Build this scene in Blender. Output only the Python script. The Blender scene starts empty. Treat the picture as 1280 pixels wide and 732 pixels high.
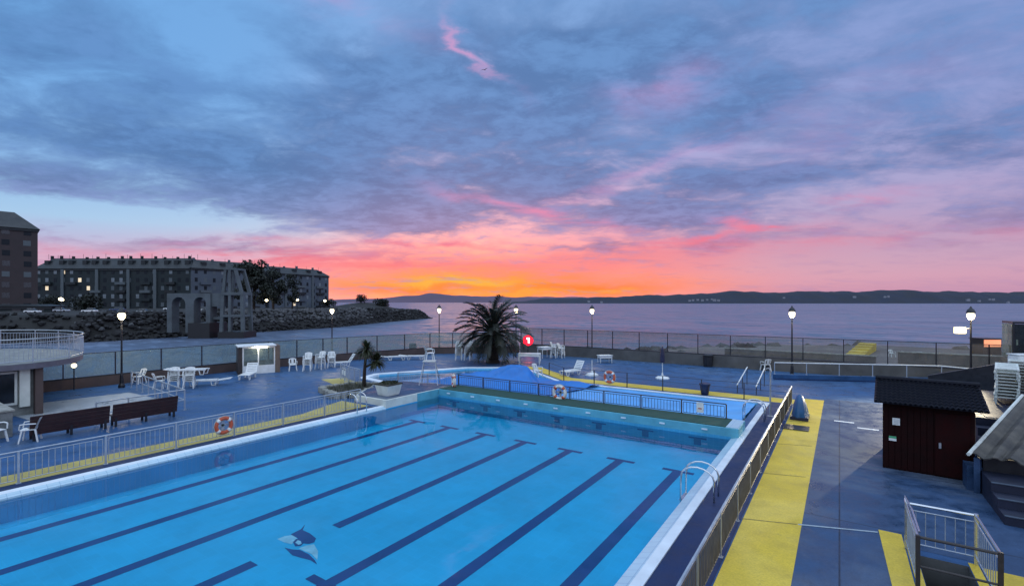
import bpy, bmesh, math, random
from mathutils import Vector, Matrix
from mathutils import noise as mn
from mathutils.geometry import tessellate_polygon
random.seed(7)
C = bpy.context.scene.collection
R = math.radians
PI = math.pi
# world: x runs across the pool, y along its lanes, z up (deck at 0). Camera stands at the origin, 4.8 m up.
CAMZ = 4.8
def W(X, Y):                       # metres right of / ahead of the camera -> world x, y
    return (.829*X - .559*Y, .559*X + .829*Y)
def spot(px, py, z=0.0):           # where a level surface at height z is seen in the photograph
    d = (CAMZ - z)/(py - 377.0)
    return W((px - 640)*d, 607*d)
YAW = math.atan2(.559, .829)

# ------------------------------------------------------------------ mesh helper
class MB:
    def __init__(s): s.bm = bmesh.new()
    def face(s, pts):
        return s.bm.faces.new([s.bm.verts.new(p) for p in pts])
    def box(s, cx, cy, cz, sx, sy, sz, rz=0, rx=0, ry=0):
        m = Matrix.Translation((cx, cy, cz)) @ Matrix.Rotation(rz, 4, 'Z') @ Matrix.Rotation(ry, 4, 'Y') @ Matrix.Rotation(rx, 4, 'X') @ Matrix.Diagonal((sx, sy, sz, 1))
        bmesh.ops.create_cube(s.bm, size=1, matrix=m); return s
    def mm(s, x0, x1, y0, y1, z0, z1):
        return s.box((x0+x1)/2, (y0+y1)/2, (z0+z1)/2, abs(x1-x0), abs(y1-y0), abs(z1-z0))
    def cyl(s, x, y, z0, z1, r0, r1=None, n=10):
        r1 = r0 if r1 is None else r1
        bmesh.ops.create_cone(s.bm, cap_ends=True, segments=n, radius1=r0, radius2=max(r1, .0005), depth=z1-z0, matrix=Matrix.Translation((x, y, (z0+z1)/2))); return s
    def lathe(s, prof, n=12, x=0, y=0):
        rings = []
        for r, z in prof:
            rings.append([s.bm.verts.new((x+r*math.cos(2*PI*i/n), y+r*math.sin(2*PI*i/n), z)) for i in range(n)])
        for a, b in zip(rings, rings[1:]):
            for i in range(n): s.bm.faces.new((a[i], a[(i+1) % n], b[(i+1) % n], b[i]))
        s.bm.faces.new(rings[0][::-1]); s.bm.faces.new(rings[-1]); return s
    def tube(s, pts, r, n=6, closed=False):
        pts = [Vector(p) for p in pts]; k = len(pts); rings = []
        rr = r if isinstance(r, (list, tuple)) else [r]*k
        up0 = None
        for i, p in enumerate(pts):
            if closed: t = (pts[(i+1) % k]-pts[i-1])
            else: t = pts[min(i+1, k-1)]-pts[max(i-1, 0)]
            t.normalize()
            if up0 is None:
                up0 = Vector((0, 0, 1)) if abs(t.z) < .9 else Vector((1, 0, 0))
            a = t.cross(up0)
            if a.length < 1e-4: a = t.cross(Vector((.3, 1, .2)))
            a.normalize(); b = a.cross(t).normalized(); up0 = b
            rings.append([s.bm.verts.new(p+(a*math.cos(2*PI*j/n)+b*math.sin(2*PI*j/n))*rr[i]) for j in range(n)])
        prs = list(zip(rings, rings[1:])) + ([(rings[-1], rings[0])] if closed else [])
        for A, B in prs:
            for j in range(n): s.bm.faces.new((A[j], A[(j+1) % n], B[(j+1) % n], B[j]))
        if not closed: s.bm.faces.new(rings[0][::-1]); s.bm.faces.new(rings[-1])
        return s
    def prism(s, poly, z0, z1):
        a = [s.bm.verts.new((x, y, z0)) for x, y in poly]; b = [s.bm.verts.new((x, y, z1)) for x, y in poly]
        s.bm.faces.new(a[::-1]); s.bm.faces.new(b)
        for i in range(len(a)): j = (i+1) % len(a); s.bm.faces.new((a[i], a[j], b[j], b[i]))
        return s
    def hexa(s, p):                # eight corners: four below, four above, same order round
        v = [s.bm.verts.new(q) for q in p]
        for f in ((3,2,1,0),(4,5,6,7),(0,1,5,4),(1,2,6,5),(2,3,7,6),(3,0,4,7)): s.bm.faces.new([v[i] for i in f])
        return s
    def sheet(s, loops, z):
        tri = tessellate_polygon([[Vector((x, y, 0)) for x, y in l] for l in loops])
        vs = [s.bm.verts.new((x, y, z)) for l in loops for x, y in l]
        for t in tri:
            f = s.bm.faces.new([vs[i] for i in t]); f.normal_update()
            if f.normal.z < 0: f.normal_flip()
        return s
    def skirt(s, loop, z0, z1, out=True):
        n = len(loop)
        for i in range(n):
            (x0, y0), (x1, y1) = loop[i], loop[(i+1) % n]
            s.face(((x0,y0,z0),(x1,y1,z0),(x1,y1,z1),(x0,y0,z1)))
        return s
    def build(s, name, m, parent=None, smooth=False, bevel=0, loc=None, rz=0):
        if not s.keepn: bmesh.ops.recalc_face_normals(s.bm, faces=s.bm.faces)
        me = bpy.data.meshes.new(name); s.bm.to_mesh(me); s.bm.free()
        ms = m if isinstance(m, (list, tuple)) else [m]
        for q in ms: me.materials.append(q)
        if smooth:
            for p in me.polygons: p.use_smooth = True
        o = bpy.data.objects.new(name, me); C.objects.link(o)
        if parent: o.parent = parent
        if loc: o.location = loc
        o.rotation_euler.z = rz
        if bevel:
            b = o.modifiers.new('bevel', 'BEVEL'); b.width = bevel; b.segments = 2; b.limit_method = 'ANGLE'
        return o
    keepn = False
def tag(o, label=None, cat=None, group=None, kind=None):
    if label: o['label'] = label
    if cat: o['category'] = cat
    if group: o['group'] = group
    if kind: o['kind'] = kind
    return o
def empty(name, loc, label=None, cat=None, group=None, rz=0):
    o = bpy.data.objects.new(name, None); C.objects.link(o); o.location = loc; o.rotation_euler.z = rz
    o.empty_display_size = .2
    return tag(o, label, cat, group)
def dup(root, loc, rz, label, group=None, tilt=None, scale=None):
    r = root.copy(); C.objects.link(r); r.location = loc; r.rotation_euler = (0, 0, rz)
    if tilt: r.rotation_euler = (tilt[0], tilt[1], rz)
    if scale: r.scale = (scale,)*3
    r['label'] = label
    if group: r['group'] = group
    elif 'group' in r.keys(): del r['group']
    for ch in list(root.children):
        c = ch.copy(); C.objects.link(c); c.parent = r
        for g in list(ch.children):
            d = g.copy(); C.objects.link(d); d.parent = c
    return r

# ------------------------------------------------------------------ materials
def lin(c):
    return tuple(((x/255)/12.92 if x/255 <= .04045 else ((x/255+.055)/1.055)**2.4) for x in c)
def nm(name):
    m = bpy.data.materials.new(name); m.use_nodes = True
    nt = m.node_tree; b = nt.nodes['Principled BSDF']; return m, nt, b
def N(nt, t, **kw):
    n = nt.nodes.new(t)
    for k, v in kw.items(): setattr(n, k, v)
    return n
def noise(nt, scale, detail=5, rough=.6, co=None, dist=0):
    if co is None:
        tc = N(nt, 'ShaderNodeTexCoord'); co = tc.outputs['Object']
    n = N(nt, 'ShaderNodeTexNoise'); n.inputs['Scale'].default_value = scale; n.inputs['Detail'].default_value = detail
    n.inputs['Roughness'].default_value = rough; n.inputs['Distortion'].default_value = dist
    nt.links.new(co, n.inputs['Vector']); return n
def ramp(nt, src, stops):
    r = N(nt, 'ShaderNodeValToRGB'); el = r.color_ramp.elements
    while len(el) < len(stops): el.new(.5)
    for e, (p, c) in zip(el, stops):
        e.position = p; e.color = (*c, 1) if len(c) == 3 else c
    nt.links.new(src, r.inputs[0]); return r
def mat(name, col, rough=.6, var=.18, scale=4, metal=0, bump=0, col2=None, spec=.5, bscale=None):
    m, nt, b = nm(name)
    n = noise(nt, scale)
    c2 = col2 or tuple(min(1, x*(1+var)) for x in col); c1 = col if col2 else tuple(x*(1-var) for x in col)
    r = ramp(nt, n.outputs['Fac'], [(.32, c1), (.68, c2)])
    nt.links.new(r.outputs['Color'], b.inputs['Base Color'])
    b.inputs['Metallic'].default_value = metal; b.inputs['Specular IOR Level'].default_value = spec
    rr = ramp(nt, n.outputs['Fac'], [(.3, (max(.03, rough-.12),)*3), (.7, (min(1, rough+.1),)*3)])
    nt.links.new(rr.outputs['Color'], b.inputs['Roughness'])
    if bump:
        n2 = noise(nt, bscale or scale*6, 4)
        bp = N(nt, 'ShaderNodeBump'); bp.inputs['Strength'].default_value = bump; bp.inputs['Distance'].default_value = .02
        nt.links.new(n2.outputs['Fac'], bp.inputs['Height']); nt.links.new(bp.outputs['Normal'], b.inputs['Normal'])
    return m
def emit(name, col, s):
    m, nt, b = nm(name); b.inputs['Base Color'].default_value = (*col, 1)
    b.inputs['Emission Color'].default_value = (*col, 1); b.inputs['Emission Strength'].default_value = s; return m
def paint_mat(name, col, wet=.5, worn=None, joint=None, seam=3.0, chip=None, k=1.0):
    # painted, weathered, damp outdoor floor
    m, nt, b = nm(name); tc = N(nt, 'ShaderNodeTexCoord'); co = tc.outputs['Object']
    big = noise(nt, .16, 6, .62, co, .4); mid = noise(nt, 1.3, 6, .7, co, .3); fine = noise(nt, 26, 4, .7, co)
    worn = worn or tuple(min(1, c*1.9+.03) for c in col)
    r1 = ramp(nt, big.outputs['Fac'], [(.3, tuple(c*.72 for c in col)), (.5, col), (.68, worn)])
    r2 = ramp(nt, mid.outputs['Fac'], [(.28, (1-.40*k,)*3), (.5, (1,)*3), (.75, (1+.34*k,)*3)])
    r3 = ramp(nt, fine.outputs['Fac'], [(.3, (.82,)*3), (.7, (1.12,)*3)])
    a = N(nt, 'ShaderNodeMixRGB', blend_type='MULTIPLY'); a.inputs[0].default_value = 1
    nt.links.new(r1.outputs[0], a.inputs[1]); nt.links.new(r2.outputs[0], a.inputs[2])
    c = N(nt, 'ShaderNodeMixRGB', blend_type='MULTIPLY'); c.inputs[0].default_value = 1
    nt.links.new(a.outputs[0], c.inputs[1]); nt.links.new(r3.outputs[0], c.inputs[2])
    out = c.outputs[0]
    n4 = noise(nt, 3.3, 8, .75, co, .2); r4 = ramp(nt, n4.outputs['Fac'], [(.60, (0,)*3), (.68, (.75,)*3)])
    ch = N(nt, 'ShaderNodeMixRGB'); nt.links.new(r4.outputs[0], ch.inputs[0]); nt.links.new(out, ch.inputs[1]); ch.inputs[2].default_value = (*(chip or tuple(c*.55 for c in col)), 1); out = ch.outputs[0]
    if joint:
        br = N(nt, 'ShaderNodeTexBrick'); br.offset = 0; br.inputs['Scale'].default_value = 1
        br.inputs['Brick Width'].default_value = seam; br.inputs['Row Height'].default_value = seam
        br.inputs['Mortar Size'].default_value = .018; br.inputs['Mortar Smooth'].default_value = .4
        nt.links.new(co, br.inputs['Vector'])
        d = N(nt, 'ShaderNodeMixRGB'); nt.links.new(br.outputs['Fac'], d.inputs[0]); nt.links.new(out, d.inputs[1]); d.inputs[2].default_value = (*joint, 1)
        out = d.outputs[0]
    nt.links.new(out, b.inputs['Base Color']); b.inputs['Specular IOR Level'].default_value = .32
    rr = ramp(nt, mid.outputs['Fac'], [(.34, (max(.2, .66-wet*.55),)*3), (.62, (.72,)*3)])
    nt.links.new(rr.outputs[0], b.inputs['Roughness'])
    bp = N(nt, 'ShaderNodeBump'); bp.inputs['Strength'].default_value = .25; bp.inputs['Distance'].default_value = .01
    nt.links.new(fine.outputs['Fac'], bp.inputs['Height']); nt.links.new(bp.outputs[0], b.inputs['Normal'])
    return m
def tile_mat(name, col, grout, size=.12, rough=.25, rot=None):
    m, nt, b = nm(name); tc = N(nt, 'ShaderNodeTexCoord')
    mp = N(nt, 'ShaderNodeMapping'); nt.links.new(tc.outputs['Object'], mp.inputs[0])
    if rot: mp.inputs['Rotation'].default_value = rot
    br = N(nt, 'ShaderNodeTexBrick'); br.offset = 0; br.inputs['Scale'].default_value = 1
    br.inputs['Brick Width'].default_value = size; br.inputs['Row Height'].default_value = size; br.inputs['Mortar Size'].default_value = size*.03
    br.inputs['Color1'].default_value = (*col, 1); br.inputs['Color2'].default_value = (*[c*.94 for c in col], 1); br.inputs['Mortar'].default_value = (*grout, 1)
    nt.links.new(mp.outputs[0], br.inputs['Vector'])
    n = noise(nt, .7, 6, .6); r = ramp(nt, n.outputs['Fac'], [(.3, (.86,)*3), (.7, (1.08,)*3)])
    a = N(nt, 'ShaderNodeMixRGB', blend_type='MULTIPLY'); a.inputs[0].default_value = 1
    nt.links.new(br.outputs['Color'], a.inputs[1]); nt.links.new(r.outputs[0], a.inputs[2]); nt.links.new(a.outputs[0], b.inputs['Base Color'])
    b.inputs['Roughness'].default_value = rough; return m
def water_mat(name, tint, bump=.05, scale=1.6):
    m, nt, b = nm(name); nt.nodes.remove(b); out = nt.nodes['Material Output']
    t = N(nt, 'ShaderNodeBsdfTransparent'); t.inputs[0].default_value = (*tint, 1)
    g = N(nt, 'ShaderNodeBsdfGlossy'); g.inputs['Roughness'].default_value = .02
    f = N(nt, 'ShaderNodeFresnel'); f.inputs['IOR'].default_value = 1.36
    n = noise(nt, scale, 3, .5); bp = N(nt, 'ShaderNodeBump'); bp.inputs['Strength'].default_value = bump; bp.inputs['Distance'].default_value = .05
    nt.links.new(n.outputs['Fac'], bp.inputs['Height'])
    nt.links.new(bp.outputs[0], g.inputs['Normal'])
    mx = N(nt, 'ShaderNodeMixShader'); nt.links.new(f.outputs[0], mx.inputs[0]); nt.links.new(t.outputs[0], mx.inputs[1]); nt.links.new(g.outputs[0], mx.inputs[2])
    nt.links.new(mx.outputs[0], out.inputs['Surface']); return m
def glass_mat(name, tint, dirt, amount):
    m, nt, b = nm(name); nt.nodes.remove(b); out = nt.nodes['Material Output']
    t = N(nt, 'ShaderNodeBsdfTransparent'); t.inputs[0].default_value = (*tint, 1)
    d = N(nt, 'ShaderNodeBsdfDiffuse'); d.inputs[0].default_value = (*dirt, 1)
    tr = N(nt, 'ShaderNodeBsdfTranslucent'); tr.inputs[0].default_value = (*dirt, 1)
    dd = N(nt, 'ShaderNodeMixShader'); dd.inputs[0].default_value = .5; nt.links.new(d.outputs[0], dd.inputs[1]); nt.links.new(tr.outputs[0], dd.inputs[2])
    n = noise(nt, 1.1, 6, .65, None, .6); r = ramp(nt, n.outputs['Fac'], [(.3, (amount*.35,)*3), (.72, (min(1, amount*1.7),)*3)])
    mx = N(nt, 'ShaderNodeMixShader'); nt.links.new(r.outputs[0], mx.inputs[0]); nt.links.new(t.outputs[0], mx.inputs[1]); nt.links.new(dd.outputs[0], mx.inputs[2])
    g = N(nt, 'ShaderNodeBsdfGlossy'); g.inputs['Roughness'].default_value = .03
    f = N(nt, 'ShaderNodeFresnel'); f.inputs['IOR'].default_value = 1.3
    m2 = N(nt, 'ShaderNodeMixShader'); nt.links.new(f.outputs[0], m2.inputs[0]); nt.links.new(mx.outputs[0], m2.inputs[1]); nt.links.new(g.outputs[0], m2.inputs[2])
    nt.links.new(m2.outputs[0], out.inputs['Surface']); return m

M = {}
M['deck'] = paint_mat('blue_deck_paint', (.024, .084, .205), .75, (.07, .125, .215), None)
M['deck_r'] = paint_mat('slate_blue_deck_paint', (.030, .066, .14), .8, (.15, .17, .195), (.016, .026, .05), 4.3)
M['yellow'] = paint_mat('yellow_floor_paint', (.62, .44, .045), .3, (.70, .53, .12), None, 3, (.40, .29, .07), .45)
M['yellow_pale'] = paint_mat('weathered_yellow_paint', (.44, .36, .10), .3, (.50, .43, .19), None, 3, (.26, .23, .11), .6)
M['navy'] = paint_mat('navy_gutter_paint', (.008, .024, .085), .5, (.03, .045, .11))
M['concrete'] = paint_mat('pale_wet_concrete', (.30, .33, .35), .85, (.42, .44, .45))
M['lower'] = paint_mat('grey_terrace_concrete', (.13, .115, .105), .4, (.21, .185, .165), (.08,)*3, 4)
M['white_line'] = mat('white_floor_paint', (.7, .72, .72), .6)
M['joint'] = mat('dirty_joint', (.16, .125, .05), .8, .4, 9)
M['drain'] = mat('pale_drain_strip', (.3, .36, .4), .5)
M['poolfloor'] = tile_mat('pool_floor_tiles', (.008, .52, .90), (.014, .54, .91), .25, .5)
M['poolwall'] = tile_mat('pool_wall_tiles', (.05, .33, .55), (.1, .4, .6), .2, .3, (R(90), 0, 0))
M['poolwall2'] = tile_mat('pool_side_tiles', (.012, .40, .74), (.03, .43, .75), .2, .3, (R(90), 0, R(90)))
M['shallow'] = tile_mat('shallow_floor_tiles', (.16, .56, .84), (.25, .6, .85), .3, .5)
M['coping'] = tile_mat('pale_blue_coping_tiles', (.44, .62, .72), (.26, .42, .55), .25, .3)
M['lip'] = mat('white_pool_lip', (.68, .74, .78), .45, .08, 2)
M['teal'] = mat('teal_painted_concrete', (.10, .36, .45), .5, .2, 1.2, bump=.1)
M['lane'] = mat('navy_lane_tiles', (.006, .045, .21), .4, .15, 2)
M['pale_motif'] = mat('pale_motif_tiles', (.34, .66, .82), .4)
M['green_mat'] = mat('dark_green_matting', (.010, .055, .042), .85, .35, 6, bump=.3)
M['cream'] = mat('cream_painted_wall', (.60, .62, .55), .6, .12, 2)
M['white'] = mat('white_plastic', (.58, .60, .58), .45, .1, 2.5, col2=(.76, .78, .77))
M['dirty_white'] = mat('weathered_white_plastic', (.60, .63, .58), .5, .15, 3)
M['cast'] = mat('grey_painted_steel', (.36, .41, .47), .4, .12, 5, .3)
M['steel'] = mat('stainless_steel', (.62, .64, .66), .22, .08, 6, .95)
M['galv'] = mat('galvanised_steel', (.42, .44, .46), .4, .15, 6, .7)
M['black'] = mat('black_lacquered_steel', (.012, .013, .016), .4, .2, 5)
M['darkbrown'] = mat('dark_brown_railing', (.03, .024, .022), .5, .2, 5)
M['bronze'] = mat('dull_bronze_bars', (.13, .11, .085), .5, .25, 5, .3)
M['brown_wall'] = mat('brown_rendered_wall', (.075, .052, .046), .8, .3, .9, bump=.3)
M['grey_wall'] = mat('stained_grey_wall', (.085, .085, .082), .8, .35, .8, bump=.3)
M['oxblood'] = mat('dark_red_timber', (.013, .0024, .0024), .75, .35, 3, bump=.2, spec=.12)
M['bench'] = mat('brown_red_bench_timber', (.032, .011, .010), .5, .35, 3, bump=.2)
M['tileroof'] = mat('black_roof_tiles', (.007, .008, .015), .65, .35, 6, spec=.2)
M['tan'] = mat('tan_boarding', (.14, .1, .075), .7)
M['planks'] = mat('weathered_grey_sheeting', (.035, .032, .028), .8, .4, 1.6, bump=.4, col2=(.12, .108, .09))
M['cover'] = mat('light_blue_cover', (.09, .33, .68), .6, .12, .8, bump=.1)
M['tarp'] = mat('blue_tarpaulin', (.005, .15, .48), .5, .15, 1.5, bump=.25, bscale=3)
M['blue_plastic'] = mat('blue_plastic_sheet', (.010, .075, .19), .4, .25, 4)
M['navy_plastic'] = mat('navy_plastic', (.008, .014, .05), .4)
M['soil'] = mat('soil', (.035, .03, .018), .9, .4, 8, bump=.4)
M['stone'] = mat('pale_stone', (.25, .25, .22), .8, .35, 3, bump=.4)
M['stonewall'] = mat('grey_granite', (.19, .2, .19), .8, .35, 2.5, bump=.4)
M['red_ring'] = mat('orange_red_ring', (.50, .09, .035), .5)
M['ring_white'] = mat('ring_white', (.68, .68, .64), .5)
M['rope'] = mat('pale_rope', (.5, .48, .4), .8)
M['glass'] = glass_mat('sea_stained_glass', (.80, .86, .84), (.30, .26, .22), .30)
M['glass_w'] = glass_mat('green_tinted_glass', (.70, .84, .81), (.30, .36, .33), .55)
M['darkglass'] = mat('dark_glazing', (.012, .017, .022), .08, .1, 2)
M['globe'] = emit('lit_globe', (1, .86, .58), 2.2)
M['flood'] = emit('lit_floodlight', (1, .78, .34), 3.2)
M['red_led'] = emit('red_display', (1, .006, .02), 3.5)
M['digit_led'] = emit('display_digit', (1, .55, .45), 7)
M['tube_led'] = emit('strip_light', (1, .92, .75), 6)
M['warmwin'] = emit('lit_window', (1, .78, .5), .6)
M['orangewin'] = emit('lit_orange_panel', (1, .34, .16), .8)
M['far_lamp'] = emit('far_lamp', (1, .85, .55), 9)
M['leaf'] = mat('palm_leaf', (.010, .013, .006), .5, .5, 2)
M['trunk'] = mat('palm_trunk', (.035, .024, .017), .9, .4, 6, bump=.5)
M['leaf2'] = mat('strap_leaf', (.030, .036, .014), .5, .5, 5)
M['tree'] = mat('dark_foliage', (.010, .015, .009), .7, .6, .4)
M['brick'] = mat('brown_brick', (.045, .034, .035), .8, .25, .3)
M['slate'] = mat('slate_roof', (.009, .013, .016), .6, .3, .3)
M['dkblock'] = mat('dark_green_facade', (.008, .016, .019), .7, .3, .2)
M['paleblock'] = mat('pale_grey_facade', (.075, .095, .12), .7, .2, .12)
M['window'] = mat('far_window_glass', (.17, .21, .23), .3, .5, .3)
M['unlit'] = mat('unlit_window', (.012, .016, .022), .55, .2, 1, spec=.2)
M['paletrim'] = mat('pale_trim', (.09, .11, .12), .7)
M['ruin'] = mat('weathered_concrete', (.085, .10, .105), .85, .3, .25)
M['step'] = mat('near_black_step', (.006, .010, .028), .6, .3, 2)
M['drain2'] = mat('worn_step_edge', (.05, .07, .10), .6, .3, 3)
M['near_black'] = mat('near_black_surface', (.012, .012, .013), .6)  # near-black, for wall caps and the pier footing
M['rock'] = mat('grey_boulder', (.025, .027, .029), .85, .5, .15, col2=(.085, .086, .088), bump=.5, bscale=1)
M['wrack'] = mat('dark_boulder', (.006, .006, .0065), .8, .4, .3)
M['farhouse'] = mat('white_render', (.22, .22, .25), .7)
M['notice'] = mat('white_notice', (.72, .75, .72), .6)
M['greenpaint'] = mat('green_print', (.05, .35, .16), .5)
def carpaint(n, c): return mat(n, c, .25, .05, 1)

# ------------------------------------------------------------------ deck, pools, water
L, Rr, U0, U1 = -17.2, -3.2, -5.8, 18.7            # waterline rectangle of the big pool
WZ, FZ = -.12, -.70
KID = [(-3.2, 20.15), (-3.2, 25.6), (-14, 25.6), (-17.8, 28.6), (-20.2, 28.6), (-22.2, 27.2), (-25.1, 21.6), (-24.6, 20.3), (-21, 19.6), (-19.5, 20.15)]
OUT = [(26, -14), (26, 38.6), (-25, 38.6), (-31.6, 33.2), (-33.6, 25.5), (-35, 17.5), (-36, -14)]
HATCH = [(1.22, 10.6), (1.95, 10.6), (1.95, 11.95), (1.22, 11.95)]
BIGHOLE = [(-17.5, U0-.3), (-2.74, U0-.3), (-2.74, 20.15), (-3.2, 20.15), (-3.2, 25.6), (-14, 25.6), (-17.8, 28.6), (-20.2, 28.6), (-22.2, 27.2), (-25.1, 21.6), (-24.6, 20.3), (-21, 19.6), (-19.5, 20.15), (-17.5, 20.15)]
d = MB(); d.keepn = True; d.sheet([OUT, BIGHOLE, HATCH], 0.0)
deck = tag(d.build('deck', M['deck']), 'blue painted deck around the swimming pool', 'deck', kind='structure')
d = MB(); d.skirt(OUT, -7, -.002); tag(d.build('sea_wall', M['grey_wall']), 'concrete sea wall below the deck edge', 'wall', kind='structure')
# paving sheets laid on the deck
def sheet(name, loop, z, m, label, cat='paving'):
    b = MB(); b.keepn = True; b.sheet([loop], z); return tag(b.build(name, m), label, cat, kind='structure')
sheet('grey_paving', [(-.76, -14), (26, -14), (26, 10.3), (1.0, 10.3), (1.0, 12.2), (2.2, 12.2), (2.2, 10.302), (26, 10.302), (26, 28.6), (-.5, 28.6), (-.76, 28.0)], .004, M['deck_r'], 'slate blue paving right of the yellow strip')
sheet('yellow_strip', [(-1.80, -14), (-.76, -14), (-.62, 28.1), (-1.75, 28.0)], .008, M['yellow'], 'yellow painted walkway beside the right pool fence')
sheet('yellow_band', [(-1.75, 26.3), (-1.75, 27.5), (-14, 27.5), (-18, 30.6), (-20.6, 30.6), (-20.3, 29.4), (-18, 29.4), (-14, 26.3)], .008, M['yellow'], 'yellow painted band behind the far pool edge')
sheet('yellow_edge_left', [(-18.02, -14), (-18.02, 14.9), (-20.0, 14.9), (-19.8, 14.2), (-19.05, 12.2), (-19.05, -14)], .008, M['yellow_pale'], 'yellow painted strip behind the left pool fence')
sheet('yellow_point', [(-26.6, 18.3), (-23.2, 17.2), (-22.3, 17.3), (-22.6, 18.6), (-25.0, 19.2), (-25.9, 19.6)], .008, M['yellow_pale'], 'yellow pointed floor patch by the shallow pool')
sheet('yellow_landing', [(.68, 12.8), (1.06, 12.8), (1.06, 8.6), (.82, 8.6), (.74, 10.3)], .010, M['yellow'], 'yellow floor left of the stairwell')
sheet('yellow_landing_right', [(2.12, 12.0), (2.9, 12.0), (2.9, 8.6), (2.12, 8.6)], .010, M['yellow'], 'yellow floor right of the stairwell')
sheet('yellow_hatch_edge', [(1.09, 10.45), (2.1, 10.45), (2.1, 12.1), (1.96, 12.1), (1.96, 10.59), (1.21, 10.59), (1.21, 12.1), (1.09, 12.1)], .010, M['yellow'], 'yellow edge around the stairwell')
sheet('concrete_apron', [(-31.5, 5.0), (-24.6, 5.6), (-24.6, 8.6), (-26.5, 10.2), (-31.2, 10.0)], .006, M['concrete'], 'pale wet concrete apron below the balcony')
sheet('navy_gutter_right', [(-2.735, -14), (-1.80, -14), (-1.80, 26.2), (-2.735, 26.2)], .006, M['navy'], 'navy drain channel right of the pool')
sheet('navy_gutter_left', [(-18.0, -14), (-17.505, -14), (-17.505, 14.9), (-18.0, 14.9)], .006, M['navy'], 'navy drain channel left of the pool')
sheet('drain_line', [(-.74, 12.1), (.66, 12.62), (.66, 12.68), (-.74, 12.16)], .010, M['drain'], 'pale drain line across the right paving')
for yy, dd_ in ((11.74, .36), (15.2, .3), (18.6, .34), (22.4, .3)):
    sheet('paint_joint', [(-1.80, yy), (-.765, yy+dd_), (-.765, yy+dd_+.03), (-1.80, yy+.03)], .012, M['joint'], 'dark joint across the yellow walkway', 'joint')
for px, py in ((1055, 527), (1085, 536)):
    x, y = spot(px, py); sheet('white_dash', [(x-.33, y-.1), (x+.33, y-.1), (x+.33, y+.1), (x-.33, y+.1)], .010, M['white_line'], 'short white floor marking on the right paving', 'marking')
# basin
pb = tag(empty('pool_basin', (0, 0, 0)), 'tiled basin of the large swimming pool', 'pool', kind='structure')
b = MB(); b.keepn = True; b.sheet([[(L, U0), (Rr, U0), (Rr, U1), (L, U1)]], FZ); b.build('basin_floor', M['poolfloor'], pb)
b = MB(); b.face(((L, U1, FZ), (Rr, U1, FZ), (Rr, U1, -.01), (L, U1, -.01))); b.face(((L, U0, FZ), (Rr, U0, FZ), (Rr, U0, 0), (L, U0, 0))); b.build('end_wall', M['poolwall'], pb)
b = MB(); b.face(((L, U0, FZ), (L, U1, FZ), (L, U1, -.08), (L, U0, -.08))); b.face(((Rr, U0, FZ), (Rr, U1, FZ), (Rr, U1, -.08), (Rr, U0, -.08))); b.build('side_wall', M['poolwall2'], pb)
def coping(x_in, x_mid, x_out, y1):
    b = MB(); b.hexa([(x_in, U0-.3, -.15), (x_mid, U0-.3, -.15), (x_mid, y1, -.15), (x_in, y1, -.15), (x_in, U0-.3, -.075), (x_mid, U0-.3, .0), (x_mid, y1, .0), (x_in, y1, -.075)]); b.build('coping_tiles', M['coping'], pb)
    b = MB(); b.hexa([(x_mid, U0-.3, -.5), (x_out, U0-.3, -.5), (x_out, y1, -.5), (x_mid, y1, -.5), (x_mid, U0-.3, .002), (x_out, U0-.3, .03), (x_out, y1, .03), (x_mid, y1, .002)]); b.build('coping_lip', M['lip'], pb)
coping(Rr-.012, -2.96, -2.74, 25.6); coping(L+.012, -17.33, -17.5, 15.2)
b = MB(); b.mm(-14, -2.74, 25.602, 25.9, -.4, .03); b.build('far_lip', M['lip'], pb)
for k in range(7):
    x = -4.35-1.96*k; segs = [(U0+2, 16.0)]
    if k == 3: segs = [(U0+2, 5.45), (7.45, 16.0)]
    for (y0, y1) in segs:
        b = MB(); b.keepn = True; b.sheet([[(x-.15, y0), (x+.15, y0), (x+.15, y1), (x-.15, y1)]], FZ+.004); b.build('lane_line', M['lane'], pb)
    b = MB(); b.keepn = True; b.sheet([[(x-.5, 16.002), (x+.5, 16.002), (x+.5, 16.2), (x-.5, 16.2)]], FZ+.004); b.build('lane_end', M['lane'], pb)
    b = MB(); b.mm(x-.13, x+.13, U1-.006, U1-.002, -.48, -.26); b.mm(x-.32, x+.32, U1-.006, U1-.002, -.258, -.2); b.build('wall_target', M['lane'], pb)
b = MB(); b.keepn = True; b.sheet([[(-8.8, 5.7), (-7.75, 5.7), (-7.75, 5.9), (-8.8, 5.9)]], FZ+.008); b.build('lane_end', M['lane'], pb)
# mosaic on the pool floor
mot = empty('floor_mosaic', (*spot(375, 680, FZ), FZ)); mot.parent = pb
def motif(name, pts, m, z):
    o = mot.location; b = MB(); b.keepn = True
    l = [spot(300+x/4.923, 600+y/4.923, FZ) for x, y in pts]
    b.sheet([[(x-o.x, y-o.y) for x, y in l]], z); b.build(name, m, mot)
motif('dark_wing', [(312,332),(350,312),(375,300),(402,268),(386,305),(430,325),(468,356),(458,380),(425,390),(385,386),(350,352)], M['lane'], .004)
motif('pale_wing', [(228,360),(275,342),(322,336),(352,356),(330,378),(318,392),(270,380)], M['pale_motif'], .004)
motif('dark_ring', [(326,380),(345,360),(375,362),(392,385),(375,402),(340,406)], M['lane'], .006)
motif('pale_eye', [(340,384),(355,368),(374,374),(380,390),(360,397)], M['pale_motif'], .008)
motif('pale_tail', [(362,418),(400,402),(455,392),(480,435),(476,490),(440,452),(400,436)], M['pale_motif'], .004)
motif('dark_tail', [(274,414),(318,424),(370,428),(425,455),(462,492),(474,516),(432,490),(370,474),(322,460)], M['lane'], .006)
b = MB(); b.keepn = True; b.sheet([[(L, U0), (Rr, U0), (Rr, U1), (L, U1)]], WZ)
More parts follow.
